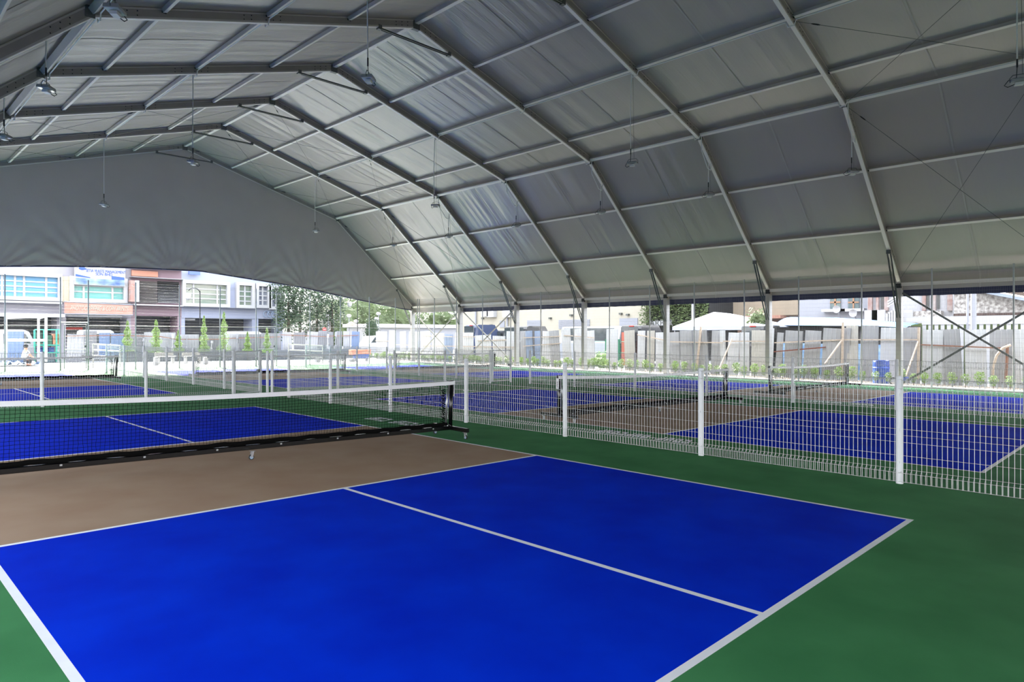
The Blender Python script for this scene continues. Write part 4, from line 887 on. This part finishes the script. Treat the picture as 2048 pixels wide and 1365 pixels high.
def skin(name, pts, edges, rad, m, parent, sub=2):
    me = bpy.data.meshes.new(name); me.from_pydata(pts, edges, []); o = bpy.data.objects.new(name, me); S.collection.objects.link(o)
    md = o.modifiers.new('s', 'SKIN'); md.use_smooth_shade = True
    for v, r in zip(me.skin_vertices[0].data, rad): v.radius = (r, r)
    me.skin_vertices[0].data[0].use_root = True
    o.modifiers.new('u', 'SUBSURF').levels = sub; o.modifiers['u'].render_levels = sub
    me.materials.append(m); o.parent = parent; return o
px = on_y(48, 728, 33.2); t = thing('person', 'person crouching on the tarpaulin in a pale shirt, dark hair', 'person', (px.x, 33.2, gz(px.x, 33.2)), .3)
skm = mat('skin_tone', (.42, .22, .15), .6)
skin('body', [(0, 0, .30), (.02, 0, .52), (.06, 0, .76), (.08, 0, .86), (.10, 0, .98), (.28, .12, .44), (.20, .12, .08), (.30, .13, .05), (.28, -.12, .44), (.20, -.12, .08), (.30, -.13, .05), (.08, .18, .74), (.20, .22, .54), (.36, .14, .44), (.42, .12, .42), (.08, -.18, .74), (.20, -.22, .54), (.36, -.14, .44), (.42, -.12, .42)],
     [(0, 1), (1, 2), (2, 3), (3, 4), (0, 5), (5, 6), (6, 7), (0, 8), (8, 9), (9, 10), (2, 11), (11, 12), (12, 13), (13, 14), (2, 15), (15, 16), (16, 17), (17, 18)],
     [.15, .13, .13, .055, .10, .085, .05, .04, .085, .05, .04, .06, .045, .035, .03, .06, .045, .035, .03], skm, t)
skin('shirt', [(0, 0, .36), (.02, 0, .54), (.06, 0, .77), (.08, .18, .75), (.15, .21, .62), (.08, -.18, .75), (.15, -.21, .62)], [(0, 1), (1, 2), (2, 3), (3, 4), (2, 5), (5, 6)], [.17, .15, .145, .075, .06, .075, .06], mat('pale_shirt', (.42, .44, .50), .8), t)
skin('trousers', [(0, 0, .30), (.28, .12, .45), (.20, .12, .12), (.28, -.12, .45), (.20, -.12, .12)], [(0, 1), (1, 2), (0, 3), (3, 4)], [.175, .10, .065, .10, .065], mat('dark_trousers', (.05, .05, .06), .8), t)
MB().blob((.08, 0, 1.03), .115, 2, .05, 14, 9, (1, .9, .9)).build('hair', M['dark'], t, local=True)
# red fabric strip, no-entry sign, barrier, car, kiosk roof
mb = MB(); a = on_y(130, 655, 53.9); b = on_y(165, 660, 53.9); mb.box(a.x, b.x, 53.85, 54.0, b.z, a.z); tag(mb.build('red_banner', M['red']), 'bright red strip of signage in the dark shop front', 'banner')
a = on_y(649, 659, 41); mb = MB(); mb.tube([(a.x, 41, a.z), (a.x, 41.04, a.z)], .17 * 1, 24); mb.k = 1; mb.box(a.x - .17 * .75, a.x + .13, 40.98, 41.0, a.z - .03, a.z + .03)
t = thing('no_entry_sign', 'round red no-entry sign with a white bar above the far hoarding', 'sign', (a.x, 41, gz(a.x, 41))); mb.build('disc', [M['red'], M['whiteb']], t); MB().tube([(a.x, 41.06, gz(a.x, 41)), (a.x, 41.06, a.z)], .03, 8).build('pole', M['white'], t)
t = thing('road_barrier', 'orange and blue plastic barrier behind the right far fence', 'barrier', (on_y(722, 712, 33).x, 33, -.3)); om = mat('orange_plastic', (.60, .11, .06), .5, col2=(.62, .35, .22), scale=4)
a = on_y(703, 700, 33); b = on_y(742, 709, 33); MB().box(a.x, b.x, 33, 33.35, b.z, a.z).build('beam', om, t); a = on_y(710, 709, 33); b = on_y(738, 716, 33); MB().box(a.x, b.x, 33, 33.3, b.z, a.z).build('base', mat('blue_plastic', (.04, .10, .38), .5), t)
for u in (712, 736): a = on_y(u, 716, 33); MB().box(a.x - .05, a.x + .05, 33.05, 33.25, gz(a.x, 33), a.z).build('leg', M['white'], t)
t = thing('white_car', 'white hatchback seen past the end of the far hoarding', 'car', (on_y(745, 700, 42).x, 42, -.3)); a = on_y(722, 700, 42); b = on_y(775, 672, 42); L = b.x - a.x; g = -.35; h = b.z - g
q = lambda x, z: (a.x + L * x, g + h * z); mb = MB(); mb.prism([q(0, .15), q(0, .5), q(.12, .6), q(.35, .66), q(.52, .98), q(.9, 1), q(1, .9), q(1, .15)], 'y', 42, 43.7); mb.build('body', M['whiteb'], t)
mb = MB(); mb.prism([q(.38, .68), q(.53, .93), q(.72, .94), q(.72, .68)], 'y', 41.98, 42.01); mb.build('window', M['glass'], t)
for x in (.18, .8): MB().tube([(a.x + L * x, 41.97, g + .3), (a.x + L * x, 42.2, g + .3)], .3, 16).build('wheel', M['rubber'], t)
# bollard lights, street lanterns, round globe lights
def lantern(u, vt, Y, label, globe=False, side=0):
    a = on_y(u, vt, Y); g = gz(a.x, Y) - .1; t = thing('street_lamp', label, 'street lamp', (a.x, Y, g))
    MB().tube([(a.x, Y, g), (a.x, Y, g + .6), (a.x, Y, a.z)], [.07, .05, .035], 10).build('pole', M['dark'] if not globe else M['white'], t)
    if globe: MB().blob((a.x, Y, a.z), .24, 1, 0, 16, 10, (1.2, 1.2, .8)).build('globe', M['whiteb'], t, smooth=True)
    else:
        mb = MB(); mb.tube([(a.x, Y, a.z - .2)] + [(a.x + side * (.45 - .45 * math.cos(k * .45)), Y, a.z - .2 + .4 * math.sin(k * .45)) for k in range(1, 7)], .03, 6); mb.build('scroll_arm', M['dark'], t)
        x = a.x + side * .9; MB().tube([(x, Y, a.z - .2), (x, Y, a.z - .3), (x, Y, a.z - .65), (x, Y, a.z - .75)], [.05, .26, .2, .1], 8).build('lantern', M['whiteb'], t)
lantern(400, 582, 46, 'ornate black lamp post before the white shop windows', side=-1); lantern(715, 600, 50, 'ornate lamp post with hanging lantern before the hill trees', side=-1)
for k, (u, v) in enumerate([(657, 632), (698, 632), (757, 628), (712, 643), (753, 638), (867, 624)]): lantern(u, v, 60, 'white globe street light before the hill trees, %s' % ['far left one', 'second one', 'tall one', 'low one with small head', 'short one beside the tall one', 'rightmost one'][k], True)
t = thing('kiosk', 'small white-roofed kiosk with an orange umbrella before the trees', 'kiosk', (on_y(730, 665, 58).x, 58, -.3)); a = on_y(713, 648, 58); b = on_y(748, 655, 58)
MB().box(a.x, b.x, 58, 61, b.z, a.z).build('roof', M['whiteb'], t); MB().box(a.x + .6, b.x - .3, 58.3, 61, -.5, b.z).build('wall', M['sheetg'], t)
c = on_y(703, 648, 57); MB().tube([(c.x, 57, c.z - .2), (c.x, 57, c.z + .25)], [.75, .05], 10).build('umbrella', om, t)
mb = MB(); a = on_y(758, 648, 62); b = on_y(930, 657, 62); t = thing('long_white_roof', 'long low white roof behind the far corner column', 'building', (a.x, 62, -.3)); mb.box(a.x, b.x, 62, 68, b.z, a.z); mb.build('roof', M['whiteb'], t); MB().box(a.x, b.x, 62.4, 68, -.6, b.z).build('wall', M['white'], t)
t = thing('dark_roofed_house', 'low house with a dark pitched roof behind the street trees', 'building', (on_y(628, 655, 66).x, 66, -.3)); a = on_y(598, 664, 66); b = on_y(668, 664, 66); c = on_y(630, 641, 69)
mb = MB(); mb.prism([(a.x, a.z - .3), (b.x, b.z - .3), (c.x + 1, c.z), (c.x - 1, c.z)], 'y', 66, 72); mb.build('roof', mat('grey_brown_roof', (.10, .09, .085), .9), t); MB().box(a.x + 1, b.x - 1, 66.5, 71.5, -.6, a.z - .2).build('wall', M['sheetg'], t)

# ---------------------------------------------------------------- shop houses, all on the line Y = SY
SY = 52
def zy(u, v, Y=SY): return on_y(u, v, Y)
def shop(name, label, u0, u1, wm, floors_bottom):
    a = zy(u0, 600); b = zy(u1, 600); t = thing(name, label, 'building', ((a.x + b.x) / 2, SY, -.4)); z0 = floors_bottom
    MB().box(a.x, b.x, SY, SY + 9, z0, 9.5).build('upper_wall', wm, t)
    MB().box(a.x, b.x, SY + 2.0, SY + 9, -.6, z0).build('shop_front', mat(name + '_shopfront', (.075, .075, .08), .7, var=.5, scale=.8), t)
    for x in (a.x, b.x - .3): MB().box(x, x + .3, SY + .05, SY + 1.9, -.6, z0).build('pillar', wm, t)
    return t, a.x, b.x
def window(t, u0, u1, v0, v1, cols, rows, glassm, framem, frame_w=.28, bar=.07, Y=SY):
    a = zy(u0, v0, Y); b = zy(u1, v1, Y); f = MB()
    f.box(a.x - frame_w, a.x, Y - .35, Y, b.z - frame_w, a.z + frame_w); f.box(b.x, b.x + frame_w, Y - .35, Y, b.z - frame_w, a.z + frame_w)
    f.box(a.x, b.x, Y - .35, Y, a.z, a.z + frame_w); f.box(a.x, b.x, Y - .35, Y, b.z - frame_w, b.z)
    for c in cols: x = a.x + (b.x - a.x) * c; f.box(x - bar, x + bar, Y - .12, Y - .02, b.z, a.z)
    for r in rows: z = a.z + (b.z - a.z) * r; f.box(a.x, b.x, Y - .10, Y - .02, z - bar * .7, z + bar * .7)
    w = f.build('window', framem, t); MB().box(a.x, b.x, Y - .05, Y - .01, b.z, a.z).build('pane', glassm, w)
lil = mat('pale_lilac_render', (.30, .29, .33), .8, var=.04, scale=.5); sal = mat('mauve_render', (.27, .19, .225), .8, var=.05, scale=.4); wl = mat('white_lilac_render', (.31, .34, .45), .8, var=.03, scale=.5); crm = mat('cream_panel', (.48, .42, .31), .8)
gb = mat('sky_blue_glazing', (.09, .28, .50), .3, col2=(.13, .34, .54), scale=.6); gg = mat('teal_glazing', (.10, .32, .29), .25, col2=(.14, .38, .36), scale=.6); gr = mat('reflective_glazing', (.30, .31, .25), .15, col2=(.10, .16, .12), scale=.45); gd = mat('dark_blue_glazing', (.05, .06, .13), .2, col2=(.25, .27, .30), scale=1)
t, x0, x1 = shop('shop_house', 'pale lilac shop house with wide sky-blue window, leftmost in view', -75, 123, lil, zy(50, 632).z)
window(t, -70, 114, 547, 596, (.38, .52, .62, .87), (.25, .5, .75), gb, M['whiteb'])
a = zy(-75, 604); b = zy(120, 609); MB().box(a.x, b.x, SY - .7, SY, b.z, a.z + .15).build('ledge', M['whiteb'], t)
a = zy(120, 553); b = zy(141, 604); MB().box(a.x, b.x, SY - .2, SY, b.z, a.z).build('cream_panel', crm, t)
a = zy(-75, 630); b = zy(120, 636); MB().box(a.x, b.x, SY - 1.6, SY, b.z, b.z + .25).build('canopy_slab', M['whiteb'], t)
t, x0, x1 = shop('shop_house', 'shop house with teal window under a large blue and white banner', 123, 262, lil, zy(190, 635).z)
window(t, 146, 245, 560, 600, (.20, .78), (.30, .62), gg, M['whiteb'])
a = zy(132, 632); b = zy(240, 634); mb = MB(); mb.tube([(a.x, SY - .5, a.z), (b.x, SY - .5, b.z)], .08, 8); mb.build('strip_light', M['whiteb'], t)
t, x0, x1 = shop('shop_house', 'salmon and mauve shop house with horizontal louvres', 262, 363, sal, zy(300, 632).z)
sm = mat('salmon_panel', (.50, .24, .17), .8); a = zy(262, 541); b = zy(314, 555); MB().box(a.x, b.x, SY - .25, SY, b.z, a.z).build('salmon_panel', sm, t)
for v in (538, 557): a = zy(258, v); b = zy(363, v + 4); MB().box(a.x, b.x, SY - .9, SY, b.z, a.z + .1).build('white_ledge', M['whiteb'], t)
a = zy(262, 609); b = zy(360, 614); MB().box(a.x, b.x, SY - .8, SY, b.z, a.z).build('white_ledge', M['whiteb'], t)
a = zy(314, 563); b = zy(358, 607); MB().box(a.x, b.x, SY - .02, SY, b.z, a.z).build('dark_opening', M['dark'], t)
for nm, ua, ub, n, m_ in (('grey_louvres', 272, 313, 15, mat('grey_louvre_paint', (.26, .245, .235), .7)), ('white_louvres', 314, 358, 15, M['whiteb'])):
    mb = MB()
    for k in range(n): v = 563 + k * 3; a = zy(ua, v); b = zy(ub, v + (1.7 if nm[0] == 'g' else 2.1)); mb.box(a.x, b.x, SY - .22, SY - .06, b.z, a.z)
    mb.build(nm, m_, t)
    if nm[0] == 'g': a = zy(ua, 562); b = zy(ub, 608); MB().box(a.x, b.x, SY - .05, SY, b.z, a.z).build('louvre_backing', mat('grey_backing', (.13, .12, .12), .8), t)
a = zy(254, 562); b = zy(271, 605); mb = MB(); mb.box(a.x, a.x + (b.x - a.x) * .5, SY - .9, SY - .4, b.z, a.z); mb.k = 1; mb.box(a.x + (b.x - a.x) * .5, b.x, SY - .95, SY - .35, b.z, a.z)
tag(mb.build('projecting_sign', [mat('red_brown_sign', (.34, .16, .13), .6, col2=(.25, .2, .18), scale=2), M['whiteb']]), 'upright red and white projecting sign between two shop houses', 'sign')
t, x0, x1 = shop('shop_house', 'white-lilac shop house with two white-framed windows', 363, 511, wl, zy(430, 637).z)
window(t, 369, 451, 567, 609, (.2, .78), (.25, .5, .75), gr, M['whiteb']); window(t, 476, 501, 571, 611, (.5,), (.3, .55, .8), gr, M['whiteb'])
a = zy(363, 614); b = zy(511, 618); MB().box(a.x, b.x, SY - .6, SY, b.z, a.z).build('ledge', M['whiteb'], t)
a = zy(374, 541); b = zy(396, 551); mb = MB(); mb.box(a.x, b.x, SY - .5, SY - .3, b.z, a.z); tag(mb.build('hanging_sign', mat('blue_sign_face', (.10, .16, .45), .5)), 'small blue sign under the hem beside the white shop house', 'sign')
a = zy(370, 637); b = zy(394, 641); MB_ = MB().box(a.x, b.x, SY + .4, SY + .6, b.z, a.z); tag(MB_.build('shop_sign', M['whiteb']), 'white sign strip over the shop front right of the mauve house', 'sign')
t, x0, x1 = shop('shop_house', 'corner shop house with dark gridded windows beside the street trees', 511, 566, wl, zy(530, 638).z)
window(t, 515, 533, 573, 611, (.5,), (.25, .5, .75), gd, M['whiteb']); window(t, 541, 560, 578, 614, (.5,), (.3, .6), gd, M['whiteb'])
a = zy(563, 617); MB().box(a.x, zy(580, 617).x, SY + 1, SY + 9, a.z - 1.4, a.z + .1).build('side_canopy', wl, t)
for k in range(4): a = zy(532 + k * 8, 629); mb = MB(); mb.tube([(a.x + .28 * math.cos(q * .5), SY - .1, a.z + .3 * math.sin(q * .5)) for q in range(11)], .05, 6); mb.build('fascia_letter', M['sheetb'], t)
# boards with writing
a = zy(146, 536); b = zy(247, 572); Yb = SY - .46
t = thing('banner', 'large white banner lettered WASTE MANAGEMENT above the teal window', 'banner', ((a.x + b.x) / 2, Yb, a.z)); MB().box(a.x, b.x, Yb, Yb + .1, b.z - .1, a.z + 1.2).build('board', M['whiteb'], t)
bm2 = mat('sign_blue', (.03, .09, .42), .5); W_ = b.x - a.x; X_ = lambda f: a.x + W_ * f
def ztxt(v): return zy(195, v).z
text('SETIA WASTE MANAGEMENT', .34, bm2, (X_(.61), Yb - .02, ztxt(543.5)), (math.pi / 2, 0, 0), 'lettering', t, .01, .62)
text('SDN BHD', .32, bm2, (X_(.57), Yb - .02, ztxt(549.6)), (math.pi / 2, 0, 0), 'lettering', t, .01, .85)
mb = MB(); mb.blob((X_(.15), Yb - .03, ztxt(540)), .17, 3, .4, 12, 6, (1.4, .1, .7)); mb.build('emblem', bm2, t)
for f0, f1 in ((.02, .30), (.72, .98)):
    mb = MB(); mb.prism([(X_(f0), ztxt(551.5)), (X_(f1), ztxt(556.5) if f0 < .5 else ztxt(553.5)), (X_(f1), ztxt(558) if f0 < .5 else ztxt(559)), (X_(f0), ztxt(556) if f0 < .5 else ztxt(559))], 'y', Yb - .03, Yb - .01); mb.build('blue_wedge', bm2, t)
MB().box(X_(.02), X_(.98), Yb - .025, Yb - .01, ztxt(571), ztxt(559)).build('picture_strip', mat('banner_picture', (.06, .12, .30), .6, col2=(.30, .42, .50), scale=1.1, detail=2), t)
a = zy(124, 604.5); b = zy(260, 631); Yb = SY - .75; t = thing('signboard', 'long orange shop signboard with slanted pale lettering', 'sign', ((a.x + b.x) / 2, Yb, a.z)); MB().box(a.x, b.x, Yb, Yb + .15, b.z + .05, a.z - .05).build('board', mat('orange_sign_face', (.50, .20, .14), .6, col2=(.46, .27, .22), scale=.8), t)
mb = MB(); mb.tube([(a.x, Yb, a.z), (b.x, Yb, a.z - .1), (b.x, Yb, b.z), (a.x, Yb, b.z)], .05, 4, closed=True); mb.build('frame', M['white'], t)
text('PHOTOCOPYING & COPY PRINTS', .50, mat('sign_pale_letters', (.46, .44, .36), .6), ((a.x + b.x) / 2, Yb - .02, (a.z + b.z) / 2 - .02), (math.pi / 2, 0, 0), 'lettering', t, .012, .52, .3)

# ---------------------------------------------------------------- trees at the far end
bush('street_tree', (on_y(577, 600, 46).x, 46, 4.4), 1.5, 'leafd', 'tall dark street tree nearest the corner shop', 'tree', (.85, .85, 1.7), 3000, .13, 11, 'dark street trees beyond the corner shop', .16, core=False, amp=.5)
bush('street_tree', (on_y(600, 590, 48).x, 48, 5.0), 1.7, 'leafd', 'tall dark street tree, second from the corner shop', 'tree', (.8, .9, 1.6), 3400, .13, 12, 'dark street trees beyond the corner shop', .16, core=False, amp=.55)
bush('street_tree', (on_y(634, 590, 50).x, 50, 4.8), 1.4, 'leafd', 'tall dark street tree, third from the corner shop', 'tree', (.6, .9, 2.0), 2800, .13, 13, 'dark street trees beyond the corner shop', .16, core=False, amp=.55)
bush('street_tree', (on_y(664, 600, 52).x, 52, 4.9), 1.5, 'leafd', 'tall dark street tree farthest from the corner shop', 'tree', (.75, .9, 1.9), 3000, .13, 14, 'dark street trees beyond the corner shop', .16, core=False, amp=.5)
bush('conical_tree', (on_y(744, 650, 50).x, 50, 1.9), .85, 'leafd', 'small dark conical tree beside the white kiosk', 'tree', (.9, .9, 1.9), 900, .09, 15, None, .1)
rnd = random.Random(9)
HT = [(672, 612, 12), (690, 604, 11), (706, 606, 9), (722, 600, 10), (742, 612, 10), (762, 618, 10), (780, 612, 11), (800, 622, 9), (650, 628, 12), (830, 634, 9), (855, 632, 10), (878, 628, 10), (900, 634, 9), (926, 634, 10), (628, 640, 12), (700, 632, 12), (740, 636, 12), (790, 638, 11), (600, 648, 12)]
for k, (u, v, r) in enumerate(HT):
    Y = 95 + (k * 7) % 18; a = on_y(u, v, Y); R = r * .42
    bush('hill_tree', (a.x, Y, a.z - R * .6), R, 'leafm', 'rounded tree in the wood beyond the far end, %s counted' % nth(k), 'tree', (1.15, .8, .95), 1300, .26, 60 + k, 'trees of the wood beyond the far end', .25, fr=2.4, amp=.22)
mb = MB(); pts = [on_y(560 + 14 * i, 660 - 18 * math.exp(-((i - 11) / 9) ** 2), 125) for i in range(32)]
mb.grid(lambda i, j: (pts[i].x, 125 + j * 6, -2 if j == 0 else pts[i].z + j * .6 + noise.noise(Vector((i, j, 0))) * 1.5), 31, 3)
tag(mb.build('wooded_slope', M['leafm'], smooth=True), 'hazy green slope behind the wood', 'hill', kind='stuff')
